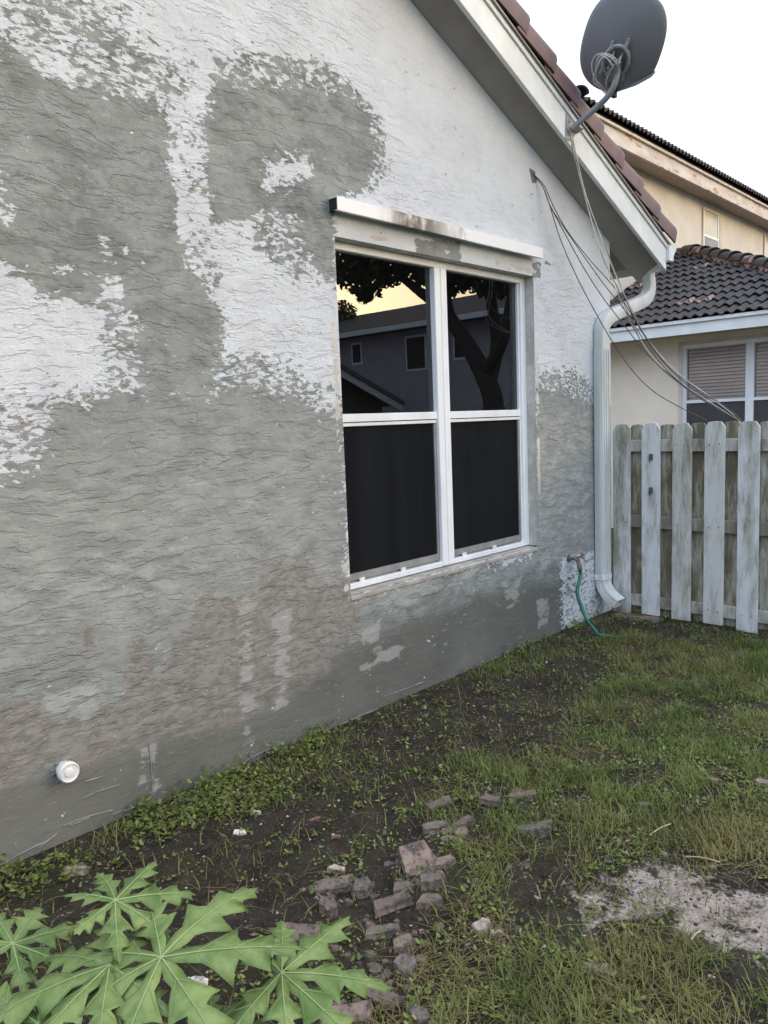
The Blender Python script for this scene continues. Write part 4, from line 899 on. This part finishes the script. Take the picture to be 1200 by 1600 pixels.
WEED = [([(-100, 1390), (0, 1345), (200, 1275), (380, 1190), (560, 1112), (700, 1058), (870, 985), (920, 990), (930, 1030), (820, 1060), (700, 1095), (560, 1195), (450, 1235), (300, 1290), (230, 1330), (100, 1370), (-100, 1440)], 1.0, 14),
        ([(230, 1270), (460, 1180), (520, 1220), (400, 1270), (260, 1300)], 1.0, 15), ([(440, 1360), (560, 1290), (700, 1250), (760, 1300), (660, 1360), (520, 1420), (440, 1420)], .35, 25),
        ([(700, 1180), (1300, 1100), (1300, 1330), (900, 1350), (750, 1300)], .42, 60), ([(600, 1700), (660, 1450), (1000, 1470), (1300, 1530), (1300, 1700)], .5, 40),
        ([(560, 1060), (900, 1000), (860, 1100), (700, 1180), (500, 1300), (400, 1330)], .05, 30), ([(380, 1440), (600, 1400), (660, 1500), (560, 1600), (380, 1600)], .3, 30), ([(900, 1380), (1060, 1345), (1300, 1395), (1300, 1495), (1150, 1500), (1030, 1445), (900, 1440)], .2, 35),
        ([(640, 1500), (620, 1410), (700, 1300), (820, 1300), (800, 1450)], .35, 30),
        ([(520, 1290), (600, 1140), (700, 1085), (860, 1015), (940, 1003), (985, 1045), (890, 1105), (870, 1190), (720, 1180), (620, 1210), (600, 1300), (480, 1400), (300, 1420), (260, 1340)], .10, 26)]
def scatter(n, box, items, base, pw=1.0, patch=7.0, pamt=.9):
    x = rng.uniform(box[0], box[1], n); y = rng.uniform(box[2], box[3], n); P = np.stack([x, y, 0*x], 1)
    d = pxfield(P, items, base); d = d*np.clip((fbm(x*patch, y*patch, 3)-.5)*2*pamt*3.2+.95, 0, 1.9)*.75
    k = rng.random(n) < d; P = P[k]; P[:, 2] = gz(P[:, 0], P[:, 1]); return P, d[k]
# grass blades
P, dd = scatter(300000, (.5, 6.4, -3.4, -.03), GRASS, .3)
nB = len(P)
def blades(P, h, w, bend):
    n = len(P); a_ = rng.uniform(0, 2*math.pi, n); dx, dy = np.cos(a_), np.sin(a_); sx, sy = -dy, dx
    V = np.zeros((n, 7, 3)); tt = [0, .4, .75, 1.0]; ww = [1, .9, .6, 0]
    idx = 0
    for i, (t_, w_) in enumerate(zip(tt, ww)):
        off = bend*t_**1.8*h; hz = h*(t_-.32*bend*t_*t_)
        cx_, cy_, cz_ = P[:, 0]+dx*off, P[:, 1]+dy*off, P[:, 2]+hz
        if i < 3:
            for sg in (-1, 1):
                V[:, idx, 0] = cx_+sg*sx*w*w_*.5; V[:, idx, 1] = cy_+sg*sy*w*w_*.5; V[:, idx, 2] = cz_; idx += 1
        else:
            V[:, idx] = np.stack([cx_, cy_, cz_], 1)
    base = np.arange(n)[:, None]*7
    L1 = base+np.array([0, 1, 3, 2]); L2 = base+np.array([2, 3, 5, 4]); L3 = base+np.array([4, 5, 6])
    return V.reshape(-1, 3), np.concatenate([L1, L2, L3], 1).ravel(), np.tile([4, 4, 3], n)
tall = fbm(P[:, 0]*2.3, P[:, 1]*2.3, 2)
h = (.018+.05*rng.random(nB)**1.6)*(.55+.9*tall)+.035*(rng.random(nB) < .05)
Vb, Lb, Sb = blades(P, h, .0017+.0022*rng.random(nB), .35+.9*rng.random(nB))
dry = np.clip((fbm(P[:, 0]*1.8+9, P[:, 1]*1.8, 3)-.47)*5, 0, 1)*.6; u_, v_ = proj(P); dry = np.maximum(dry, np.exp(-((u_-1170)/120)**2-((v_-1330)/70)**2)*.9)
clump = np.clip((fbm(P[:, 0]*6, P[:, 1]*6+5, 3)-.5)*3+.5, 0, 1); tint = np.stack([np.clip(dry+.35*(rng.random(nB)-.4), 0, 1), np.clip(.55*rng.random(nB)+.5*clump-.05, 0, 1), 0*dry, 1+0*dry], 1)
t = NT('grass_blades'); dr, rn, _, _ = t.attr('tint')
c = t.mix(rn, (.035, .062, .013), (.23, .30, .065)); c = t.mix(dr, c, (.26, .215, .085)); c = t.mix(t.math('GREATER_THAN', rn, .94), c, (.30, .25, .14))
t.set('Base Color', c); t.set('Roughness', .5); t.set('Specular IOR Level', .35)
tr = t.n('ShaderNodeBsdfTranslucent'); t.l(c, tr.inputs[0]); mx = t.n('ShaderNodeMixShader'); mx.inputs[0].default_value = .25; t.l(t.b.outputs[0], mx.inputs[1]); t.l(tr.outputs[0], mx.inputs[2]); t.l(mx.outputs[0], t.out.inputs[0]); M['grass'] = t.m
finish(bpy.data.objects.new('grass', raw_mesh('grass', Vb, Lb, Sb, t.m, {'tint': np.repeat(tint, 7, 0)})), kind='stuff', label='short patchy green lawn grass in front of the fence', cat='grass')
print('blades', nB)
# dead thatch lying flat between the living blades
Pt, dd = scatter(60000, (.5, 6.2, -3.4, -.03), [(p_, min(1, v_*.62+.02), s_) for p_, v_, s_ in GRASS], .2, patch=4); nT = len(Pt); Pt[:, 2] += .004
Vb, Lb, Sb = blades(Pt, .02+.045*rng.random(nT), .001+.0018*rng.random(nT), 2.6+.4*rng.random(nT))
tint = np.stack([.75+.25*rng.random(nT), .6*rng.random(nT)**2, 0*Pt[:, 0], 1+0*Pt[:, 0]], 1)
finish(bpy.data.objects.new('thatch', raw_mesh('thatch', Vb, Lb, Sb, M['grass'], {'tint': np.repeat(tint, 7, 0)})), kind='stuff', label='dry brown dead grass lying flat among the living lawn', cat='dead grass')
# outlying lawn
P2 = np.stack([rng.uniform(-4, 14, 40000), rng.uniform(-12, -.2, 40000), np.zeros(40000)], 1); k = ~((P2[:, 0] > .4) & (P2[:, 0] < 6.4) & (P2[:, 1] > -3.4)) & (np.hypot(P2[:, 0], P2[:, 1]+2.78) > .7) & ~((P2[:, 0] > 9) & (P2[:, 1] > -.8)); P2 = P2[k]; n2 = len(P2); P2[:, 2] = gz(P2[:, 0], P2[:, 1])
Vb, Lb, Sb = blades(P2, .04+.06*rng.random(n2), .008+.006*rng.random(n2), .4+.7*rng.random(n2)); tint = np.stack([.3*rng.random(n2), .8*rng.random(n2), 0*P2[:, 0], 1+0*P2[:, 0]], 1)
finish(bpy.data.objects.new('grass', raw_mesh('lawn', Vb, Lb, Sb, M['grass'], {'tint': np.repeat(tint, 7, 0)})), kind='stuff', label='rough lawn grass of the wider yard around the bare soil', cat='grass')
# broadleaf weeds: rosettes of small ovate leaves
def weed_leaves(P, size, hmax):
    n = len(P); az = rng.uniform(0, 2*math.pi, n); el = rng.uniform(-.3, .8, n); L = size
    d = np.stack([np.cos(az)*np.cos(el), np.sin(az)*np.cos(el), np.sin(el)], 1); s = np.stack([-np.sin(az), np.cos(az), 0*az], 1); nn = np.cross(d, s)
    P = P+np.stack([0*az, 0*az, hmax], 1)
    V = np.stack([P, P+d*(L*.35)[:, None]+s*(L*.30)[:, None]-nn*(L*.06)[:, None], P+d*(L*.8)[:, None]+s*(L*.22)[:, None]-nn*(L*.02)[:, None], P+d*L[:, None]-nn*(-L*.08)[:, None], P+d*(L*.8)[:, None]-s*(L*.22)[:, None]-nn*(L*.02)[:, None], P+d*(L*.35)[:, None]-s*(L*.30)[:, None]-nn*(L*.06)[:, None], P+d*(L*.5)[:, None]+nn*(L*.07)[:, None]], 1)
    b0 = np.arange(n)[:, None]*7; F = np.concatenate([b0+np.array([0, 1, 6]), b0+np.array([1, 2, 6]), b0+np.array([2, 3, 6]), b0+np.array([3, 4, 6]), b0+np.array([4, 5, 6]), b0+np.array([5, 0, 6])], 1)
    return V.reshape(-1, 3), F.ravel(), np.full(6*n, 3)
P, dd = scatter(30000, (.5, 5.6, -3.2, -.02), WEED, .08, patch=5)
k_ = 5; Pc = np.repeat(P, k_, 0); nW = len(Pc); Pc[:, :2] += rng.normal(size=(nW, 2))*.014
near_wall = np.exp(-np.abs(Pc[:, 1])/.25); Pc[:, 1] = np.minimum(Pc[:, 1], -.012)
hm = rng.random(nW)**1.3*(.02+.05*near_wall)
Vw, Lw, Sw = weed_leaves(Pc, .010+.022*rng.random(nW)**1.5*(.6+.7*near_wall), hm)
tint = np.stack([np.clip(rng.random(nW)*.5-.15, 0, 1), rng.random(nW), 0*hm, 1+0*hm], 1)
finish(bpy.data.objects.new('weeds', raw_mesh('weeds', Vw, Lw, Sw, M['grass'], {'tint': np.repeat(tint, 7, 0)})), kind='stuff', label='small leafy green weeds growing along the foot of the wall', cat='weeds')
print('weed leaves', nW)
# soil crumbs, chips and grit
nD = 60000; P = np.stack([rng.uniform(.5, 5.4, nD), rng.uniform(-3.1, -.01, nD), np.zeros(nD)], 1)
sd_ = pxfield(P, SAND); P[:, 2] = gz(P[:, 0], P[:, 1])
s = .0018+.0065*rng.random(nD)**3.0; q = rng.normal(size=(nD, 6, 3))*.12
oct_ = np.array([[1, 0, 0], [-1, 0, 0], [0, 1, 0], [0, -1, 0], [0, 0, .6], [0, 0, -.6]])
an = rng.uniform(0, 6.28, nD); R_ = np.zeros((nD, 3, 3)); R_[:, 0, 0] = np.cos(an); R_[:, 0, 1] = -np.sin(an); R_[:, 1, 0] = np.sin(an); R_[:, 1, 1] = np.cos(an); R_[:, 2, 2] = 1
el = np.ones((nD, 1, 3)); el[:, 0, 0] = 1+1.5*rng.random(nD)**3
V = np.einsum('nij,nkj->nki', R_, (oct_+q)*el)*s[:, None, None]+P[:, None, :]
tri = np.array([[0, 2, 4], [2, 1, 4], [1, 3, 4], [3, 0, 4], [2, 0, 5], [1, 2, 5], [3, 1, 5], [0, 3, 5]])
F = (np.arange(nD)[:, None, None]*6+tri).reshape(-1)
rr_ = rng.random(nD); light = np.where(rr_ > .965, .9, np.where(rr_ > .9, .4, .08*rng.random(nD))); light = np.maximum(light, sd_*.55*(rng.random(nD) > .45))
t = NT('soil_crumbs'); li, rn, _, _ = t.attr('tint'); c = t.mix(li, t.mix(rn, (.014, .011, .009), (.055, .042, .034)), (.46, .41, .37)); t.set('Base Color', c); t.set('Roughness', .85)
tint = np.stack([light, rng.random(nD), 0*light, 1+0*light], 1)
finish(bpy.data.objects.new('soil_crumbs', raw_mesh('soil_crumbs', V.reshape(-1, 3), F, np.full(8*nD, 3), t.m, {'tint': np.repeat(tint, 6, 0)})), kind='stuff', label='loose crumbs of soil and pale grit on the bare ground', cat='grit')

# ---- broken pavers and stones
def stone_mat(name, a_, b_, sp=(.05, .045, .035)):
    t = NT(name); c = t.mix(t.ramp(t.noise(16, 5, .65), .35, .65), a_, b_); c = t.mix(t.ramp(t.noise(30, 5, .7), .46, .62, 0, .85), c, sp); c = t.mix(t.ramp(t.noise(90, 3, .6), .68, .74), c, (.5, .46, .43))
    t.set('Base Color', c); t.set('Roughness', .85); t.set('Normal', t.bump(t.math('ADD', t.noise(80, 5, .7), t.noise(20, 3, .6)), .6, .006)); return t.m
SM = {'mauve': stone_mat('mauve_paver', (.19, .138, .122), (.115, .085, .078)), 'grey': stone_mat('grey_paver', (.185, .152, .132), (.11, .09, .078)), 'pink': stone_mat('pink_paver', (.27, .19, .162), (.165, .12, .105)), 'tan': stone_mat('tan_stone', (.44, .36, .30), (.31, .25, .21)), 'white': stone_mat('pale_stone', (.70, .66, .62), (.5, .46, .42), (.25, .2, .16)), 'rust': stone_mat('rust_chip', (.24, .115, .065), (.16, .08, .05))}
def stone(px, py, w, d, h, rot, mat, label, kind='slab', tilt=(0, 0), name='broken_paver', cat='stone', sink=.35):
    import bmesh
    p = onZ(px, py, 0.0); b = bmesh.new(); r = random.Random(px*31+py); w *= 1.08; d *= 1.12; h *= .50
    if kind == 'slab': pts = [(-.5, -.5), (.46, -.5), (.5, .42), (.1, .5), (-.48, .46)]
    elif kind == 'wedge': pts = [(-.5, -.35), (.2, -.5), (.5, -.1), (.35, .5), (-.35, .42)]
    elif kind == 'half': pts = [(-.5, .5), (-.5, .1), (-.3, -.3), (0, -.45), (.35, -.3), (.5, .1), (.5, .5)]
    else: pts = [(.5*math.cos(k*math.pi/4)*r.uniform(.8, 1.05), .5*math.sin(k*math.pi/4)*r.uniform(.8, 1.05)) for k in range(8)]
    pts = [(x+r.uniform(-.11, .11), y+r.uniform(-.11, .11)) for x, y in pts]
    tops = [b.verts.new((x*w*.94, y*d*.94, h*(1+r.uniform(-.28, .28)))) for x, y in pts]; bots = [b.verts.new((x*w, y*d, -h*.3)) for x, y in pts]
    n = len(pts); b.faces.new(tops); b.faces.new(bots[::-1])
    for k in range(n): b.faces.new((bots[k], bots[(k+1) % n], tops[(k+1) % n], tops[k]))
    bmesh.ops.bevel(b, geom=list(b.edges), offset=min(w, d, h)*.10, segments=1, affect='EDGES')
    bmesh.ops.triangulate(b, faces=[f for f in b.faces if len(f.verts) > 4])
    bmesh.ops.subdivide_edges(b, edges=[e for e in b.edges if e.calc_length() > .02], cuts=1, use_grid_fill=True)
    for v in b.verts:
        m_ = .022*max(w, .05)/max(.05, w)*min(w, d)*2; v.co += Vector((r.uniform(-1, 1), r.uniform(-1, 1), r.uniform(-1, 1)))*min(w, d, h*2)*.075
    bmesh.ops.recalc_face_normals(b, faces=b.faces)
    me = bpy.data.meshes.new(name); b.to_mesh(me); b.free(); me.materials.append(SM[mat])
    o = bpy.data.objects.new(name, me); zz = float(gz(np.array([p[0]]), np.array([p[1]]))[0])
    o.location = (p[0], p[1], zz+h*.3*(1-sink)-h*.10); o.rotation_euler = (tilt[0], tilt[1], rot)
    return finish(o, None, label, cat)
A_ = -.806  # direction facing the camera
ST = [
 (834, 1296, .155, .075, .045, A_, 'grey', 'flat grey half round paver piece with two white specks lying alone in the grass', 'half'),
 (652, 1352, .115, .125, .050, A_+.25, 'pink', 'largest pinkish broken paver tilted on the heap in the middle', 'wedge'),
 (683, 1292, .10, .045, .035, A_+.3, 'grey', 'grey brown paver piece on the left of the small upper heap', 'slab'),
 (725, 1284, .085, .04, .035, A_+.5, 'mauve', 'mauve paver piece on the right of the small upper heap', 'slab'),
 (699, 1305, .05, .035, .03, A_, 'mauve', 'small mauve chunk below the grey piece of the upper heap', 'wedge'),
 (721, 1305, .045, .045, .035, A_+1.2, 'pink', 'small upright pink chunk below the mauve paver piece', 'slab'),
 (700, 1316, .06, .03, .025, A_, 'mauve', 'thin mauve flake lowest in the small upper heap', 'slab'),
 (694, 1352, .07, .04, .03, A_+.2, 'pink', 'small pink flake right beside the largest broken paver', 'wedge'),
 (676, 1384, .085, .055, .045, A_+.15, 'grey', 'grey broken block below and right of the largest paver', 'slab'),
 (628, 1390, .07, .05, .035, A_+.2, 'mauve', 'mauve chunk directly below the largest broken paver', 'wedge'),
 (612, 1412, .13, .055, .035, A_+.3, 'mauve', 'long mauve broken slab half sunk below the middle heap', 'slab'),
 (672, 1410, .085, .05, .03, A_, 'mauve', 'flat mauve piece sunk in grass under the grey broken block', 'wedge'),
 (565, 1388, .055, .075, .045, A_, 'grey', 'upright grey brown chunk at the left of the middle heap', 'wedge'),
 (522, 1384, .125, .05, .04, A_+.1, 'mauve', 'mauve brick half lying left of the upright chunk', 'slab'),
 (513, 1418, .065, .07, .055, A_+.3, 'mauve', 'knobbly mauve chunk just below the brick half', 'round'),
 (527, 1358, .06, .035, .03, A_-.3, 'tan', 'small tan chip above the mauve brick half', 'wedge'),
 (482, 1458, .165, .060, .05, A_-.12, 'mauve', 'long mauve brick just above the papaya leaf', 'slab'),
 (598, 1448, .10, .045, .03, A_+.2, 'grey', 'mossy grey slab right of the long mauve brick', 'slab'),
 (630, 1468, .06, .045, .04, A_+.2, 'pink', 'small pink stone with a green leaf across it', 'slab'),
 (634, 1510, .065, .075, .055, A_, 'grey', 'rounded grey brown cobble right of the papaya leaf tip', 'round'),
 (590, 1552, .13, .045, .05, A_-.7, 'mauve', 'dark mauve shard slanting below the papaya leaf tip', 'slab'),
 (540, 1590, .14, .05, .05, A_+.1, 'pink', 'pale pink block at the bottom edge under the papaya leaf', 'slab'),
 (520, 1568, .08, .04, .03, A_, 'mauve', 'flat mauve piece behind the pale pink bottom block', 'wedge'),
 (655, 1592, .05, .06, .04, A_+.8, 'grey', 'dark grey wedge stone at the bottom edge of the grass', 'wedge'),
 (558, 1534, .06, .04, .03, A_, 'mauve', 'small mauve stone beneath the papaya leaf', 'round'),
 (440, 1505, .05, .04, .03, A_, 'grey', 'small grey stone below the long mauve brick', 'round'),
 (753, 1446, .05, .05, .03, A_+.6, 'tan', 'tan shell shaped stone alone in bare soil', 'wedge'),
 (776, 1456, .035, .02, .015, A_, 'tan', 'tiny tan chip beside the shell shaped stone', 'wedge'),
 (688, 1256, .12, .05, .03, A_+.3, 'mauve', 'long mauve slab half hidden in the grass above the heaps', 'slab'),
 (768, 1254, .08, .055, .035, A_-.3, 'mauve', 'dark mauve stone in the grass left of the flat tan one', 'wedge'),
 (818, 1243, .11, .06, .03, A_-.4, 'pink', 'flat pinkish paver piece high in the grass', 'wedge'),
 (790, 1211, .05, .04, .03, A_, 'grey', 'small grey stone in the grass beside an orange chip', 'round'),
 (1008, 1257, .055, .035, .025, A_, 'mauve', 'small mauve stone in the grass left of the sandy patch', 'round'),
 (1118, 1221, .06, .04, .025, A_, 'pink', 'small pink stone in the far right grass', 'round'),
 (1195, 1226, .10, .06, .035, A_, 'pink', 'pink grey rock at the right edge of the picture', 'round'),
 (921, 1505, .055, .04, .022, A_, 'tan', 'pale oval stone lying on the front grass', 'round'),
 (941, 1508, .05, .06, .022, A_+.5, 'tan', 'darker tan pebble touching the pale oval stone', 'round'),
 (305, 1545, .095, .075, .06, A_, 'white', 'whitish lump of mortar under the papaya leaves', 'round'),
 (866, 1276, .03, .02, .012, A_, 'grey', 'tiny grey chip behind the flat half round paver', 'wedge'),
 (1000, 965, .34, .12, .03, 1.57, 'pink', 'pinkish concrete slab at the foot of the first fence pickets', 'slab'),
 (812, 1216, .022, .014, .012, A_, 'rust', 'orange chip in the grass beside the small grey stone', 'wedge'),
 (525, 1306, .035, .02, .012, A_, 'rust', 'orange leaf like chip on the dark soil', 'wedge'),
 (538, 1330, .03, .016, .01, A_+.4, 'rust', 'small orange chip just below the other orange one', 'wedge'),
 (492, 1280, .05, .02, .01, A_+.3, 'rust', 'dull orange shard on dark soil further left', 'wedge'),
 (375, 1300, .05, .03, .02, A_, 'white', 'pale mortar crumb on the dark soil in front of the wall weeds', 'wedge'),
 (400, 1270, .035, .022, .02, A_, 'white', 'smaller pale mortar crumb nearer the wall weeds', 'wedge'),
 (120, 1355, .10, .07, .02, A_, 'tan', 'pale flat mortar spill at the weedy foot of the wall', 'round')]
for s_ in ST:
    tl = (random.uniform(-.12, .12), random.uniform(-.12, .12))
    if s_[0] == 652: tl = (.45, -.1)
    if s_[0] == 1000: tl = (0, 0)
    stone(*s_[:9], tilt=tl, name='paver_piece' if s_[6] in ('mauve', 'grey', 'pink') else ('chip' if s_[6] == 'rust' else 'stone'))
# small rubble fragments worked into the soil round the heaps
import bmesh
fb = bmesh.new()
HP = [(695, 1300, 40, 16, 26), (650, 1365, 70, 30, 60), (560, 1395, 60, 25, 34), (610, 1420, 70, 25, 34), (600, 1500, 60, 60, 60), (560, 1580, 60, 30, 30), (500, 1470, 60, 30, 14), (780, 1250, 60, 15, 8), (640, 1460, 40, 30, 16)]
for hx_, hy_, sx_2, sy_2, n_2 in HP:
    for _ in range(int(n_2*.6)):
        p = onZ(random.gauss(hx_, sx_2*.6), random.gauss(hy_, sy_2*.6), 0); q = random.uniform(.006, .022)*random.uniform(.6, 1.2)
        zz = float(gz(np.array([p[0]]), np.array([p[1]]))[0]); a0 = random.uniform(0, 6.28); nn = random.choice((4, 5, 6)); tl = random.uniform(-.4, .4)
        ring = []
        for lev, sc_ in ((0, 1.0), (random.uniform(.35, .7)*q, random.uniform(.7, .95))):
            ring.append([fb.verts.new((p[0]+q*sc_*random.uniform(.75, 1.25)*math.cos(a0+6.283*k/nn), p[1]+q*sc_*random.uniform(.55, 1.05)*math.sin(a0+6.283*k/nn), zz+lev-.002+tl*q*.5*math.cos(6.283*k/nn))) for k in range(nn)])
        fb.faces.new(ring[1]); [fb.faces.new((ring[0][k], ring[0][(k+1) % nn], ring[1][(k+1) % nn], ring[1][k])) for k in range(nn)]
me = bpy.data.meshes.new('rubble'); fb.to_mesh(me); fb.free(); me.materials.append(stone_mat('dirty_rubble', (.20, .145, .125), (.09, .07, .06)))
finish(bpy.data.objects.new('rubble', me), kind='stuff', label='small broken chips of paver mixed into the soil between the larger pieces', cat='rubble')
# fallen twigs/straws
for k, (a_, b_, lab) in enumerate((((1015, 1305), (1048, 1287), 'dry pale twig lying on the grass left of the sandy patch'), ((1072, 1338), (1125, 1347), 'long dry straw lying across the yellowed grass'), ((1080, 1468), (1095, 1455), 'short pale twig on the sandy soil'))):
    p, q = onZ(*a_, .02), onZ(*b_, .028); m_ = (p+q)/2+(0, 0, .006)
    MB().tube(spline([p, m_, q], 4), .0022, 5).obj('twig', simple('dry_twig', (.55, .45, .30), (.42, .33, .22), .8), None, label=lab, cat='twig')

# ================================================================== PAPAYA PLANT
M['papaya'] = None
t = NT('papaya_leaf'); c = t.mix(t.ramp(t.noise(11, 5, .65), .36, .64), (.15, .235, .07), (.285, .375, .135)); c = t.mix(t.ramp(t.noise(60, 3, .6), .6, .72, 0, .35), c, (.22, .30, .12))
t.set('Base Color', c); t.set('Roughness', .5); t.set('Specular IOR Level', .3); t.set('Normal', t.bump(t.noise(40, 4, .6), .25, .006))
tr = t.n('ShaderNodeBsdfTranslucent'); t.l(c, tr.inputs[0]); mx = t.n('ShaderNodeMixShader'); mx.inputs[0].default_value = .3; t.l(t.b.outputs[0], mx.inputs[1]); t.l(tr.outputs[0], mx.inputs[2]); t.l(mx.outputs[0], t.out.inputs[0]); M['papaya'] = t.m
M['vein'] = simple('papaya_vein', (.30, .37, .15), (.25, .32, .13), .5)
M['stem'] = simple('papaya_stem', (.20, .24, .10), (.14, .17, .07), .6)
PB = onZ(215, 1640, 0.0); PB = np.array([.62, -1.42, 0.0])
pap = thing('papaya_plant', 'young papaya plant with large lobed green leaves in the lower left corner', 'plant', tuple(PB))
def papaya_leaf(center, tipdir, normal, size, spread=2.35, seed=0, lobes=7, petiole_to=None):
    """center: junction; tipdir: direction of the middle lobe; lobes fan round it"""
    r = random.Random(seed); c0 = Vector(center)-Vector(PB); n = Vector(normal).normalized(); d = Vector(tipdir); d = (d-n*d.dot(n)).normalized(); s = n.cross(d)
    V = []; F = []; veins = MB()
    angs = [spread*(2*k/(lobes-1)-1) for k in range(lobes)]
    st_ = {}
    def pt(x, y, lift=0.0):   # leaf plane coordinates -> droopy leaf
        rr = math.hypot(x, y)/size; an_ = math.atan2(y, x)
        aa, dz, cv, tw = st_['v']; al = x*math.cos(aa)+y*math.sin(aa); ac = -x*math.sin(aa)+y*math.cos(aa); q_ = max(al, 0)/size
        lift += dz*size*q_**2+tw*ac*q_; x += -math.sin(aa)*cv*size*q_**2; y += math.cos(aa)*cv*size*q_**2
        droop = -.20*size*rr**2.2+.015*size*math.sin(5*an_+seed)*rr+.012*size*math.sin(11*an_+2*seed)*rr
        return c0+d*x+s*y+n*(droop+lift)
    for a_ in angs:
        dz_ = r.uniform(-.22, .16); cv_ = r.uniform(-.10, .10); tw_ = r.uniform(-.35, .35)
        f_ = 1.0-.30*(abs(a_)/spread)**1.5; f_ *= r.uniform(.94, 1.05); L = size*f_
        ca_, sa_ = math.cos(a_), math.sin(a_); st_['v'] = (a_, dz_, cv_, tw_)
        # outline of one lobe half: (along, half width) with side teeth pointing forward
        half = [(0, .015), (.10, .065), (.20, .082), (.28, .078), (.36, .15), (.50, .27), (.505, .17), (.54, .088), (.61, .13), (.755, .205), (.755, .115), (.78, .060), (.83, .07), (.915, .090), (.925, .035), (1.0, .0)]
        up_ = [(u*L, w*L*r.uniform(.9, 1.1)) for u, w in half]; dn_ = [(u*L*r.uniform(.98, 1.02), -w*L*r.uniform(.9, 1.1)) for u, w in half]
        i0 = len(V); m_ = len(half)
        for side_ in (up_, dn_):
            for (u, w), (hu, _) in zip(side_, half):
                w = w*.86; V.append(pt(u*ca_-w*sa_, u*sa_+w*ca_, -.18*abs(w)+.0))
        for u, _ in half: V.append(pt(u*L*ca_, u*L*sa_, -.0))
        for k in range(m_-1):
            A0, A1, C0, C1, B0, B1 = i0+k, i0+k+1, i0+2*m_+k, i0+2*m_+k+1, i0+m_+k, i0+m_+k+1
            F.append((C0, C1, A1, A0)); F.append((C0, B0, B1, C1))
        P = [pt(u*L*ca_, u*L*sa_, .0012) for u in np.linspace(0, .93, 9)]; veins.tube(P, list(np.linspace(.0018, .0005, 9)), 5)
        for u0, u1, w1 in ((.24, .44, .165), (.50, .68, .145), (.72, .88, .055)):
            for sg in (1, -1):
                a0 = pt(u0*L*ca_, u0*L*sa_, .001); x1, y1 = u1*L, sg*w1*L
                veins.tube([a0, pt((u0*L+x1)/2*ca_-y1/2*sa_, (u0*L+x1)/2*sa_+y1/2*ca_, .0008-.09*abs(y1)), pt(x1*ca_-y1*sa_, x1*sa_+y1*ca_, .001-.18*abs(y1))], [.0007, .0005, .0003], 4)
    lf = MB(); lf.v = [tuple(v) for v in V]; lf.f = F
    me = bpy.data.meshes.new('leaf'); me.from_pydata(lf.v, [], lf.f); me.update(); me.materials.append(M['papaya']); me.polygons.foreach_set('use_smooth', [True]*len(me.polygons))
    import bmesh
    bb = bmesh.new(); bb.from_mesh(me); bmesh.ops.remove_doubles(bb, verts=bb.verts, dist=1e-5); bmesh.ops.recalc_face_normals(bb, faces=bb.faces); bmesh.ops.subdivide_edges(bb, edges=[e for e in bb.edges if e.calc_length() > .03], cuts=1, use_grid_fill=True); bb.to_mesh(me); bb.free()
    lo = finish(bpy.data.objects.new('leaf', me), pap)
    sm_ = lo.modifiers.new('thickness', 'SOLIDIFY'); sm_.thickness = .0007
    vo = veins.obj('vein', M['vein'], lo, smooth=True)
    st = Vector(petiole_to) if petiole_to is not None else Vector((0, 0, .22))
    mid = (c0*.55+st*.45)+Vector((0, 0, -.02)); MB().tube(spline([st, mid, c0-n*.002], 7), [.006]*7+[.0045]*8, 7).obj('petiole', M['stem'], lo, smooth=True)
    return lo
def zp(x, y, z): return onZ(x, y, z)
toC = Vector((CAM[0]-.7, CAM[1]+1.4, 1.0)).normalized()
def leaf_px(c, tip, z, zt, size, seed, spread=2.35, lobes=7, nrm_=None, pt_=(0, 0, .2)):
    a_ = zp(*c, z); b_ = zp(*tip, zt); n = nrm_ or (Vector((random.Random(seed*3).uniform(-.3, .3), random.Random(seed*5).uniform(-.3, .3), 1))*.85+toC*.30)
    return papaya_leaf(a_, b_-a_, n, size, spread, seed, lobes, pt_)
leaf_px((252, 1496), (430, 1478), .46, .46, .275, 1, 2.8, 7, pt_=(0, 0, .24))
leaf_px((180, 1407), (300, 1362), .50, .52, .175, 2, 2.5, 7, pt_=(0, 0, .26))
leaf_px((440, 1520), (606, 1500), .38, .38, .235, 3, 2.3, 7, nrm_=Vector((.1, -.1, 1))+toC*.3, pt_=(.02, -.02, .2))
leaf_px((172, 1508), (-40, 1570), .44, .42, .25, 4, 2.2, 7, pt_=(0, 0, .22))
leaf_px((20, 1475), (60, 1420), .40, .40, .18, 5, 2.5, 7, pt_=(-.02, .02, .2))
leaf_px((60, 1600), (-60, 1640), .38, .36, .2, 6, 2.4, 7, pt_=(-.02, 0, .18))
leaf_px((330, 1610), (420, 1680), .33, .30, .16, 8, 2.4, 7, pt_=(.02, -.02, .16))
MB().tube(spline([(0, 0, -.03), (.005, 0, .12), (0, .004, .27)], 6), list(np.linspace(.017, .009, 13)), 10).obj('stem', M['stem'], pap, smooth=True)
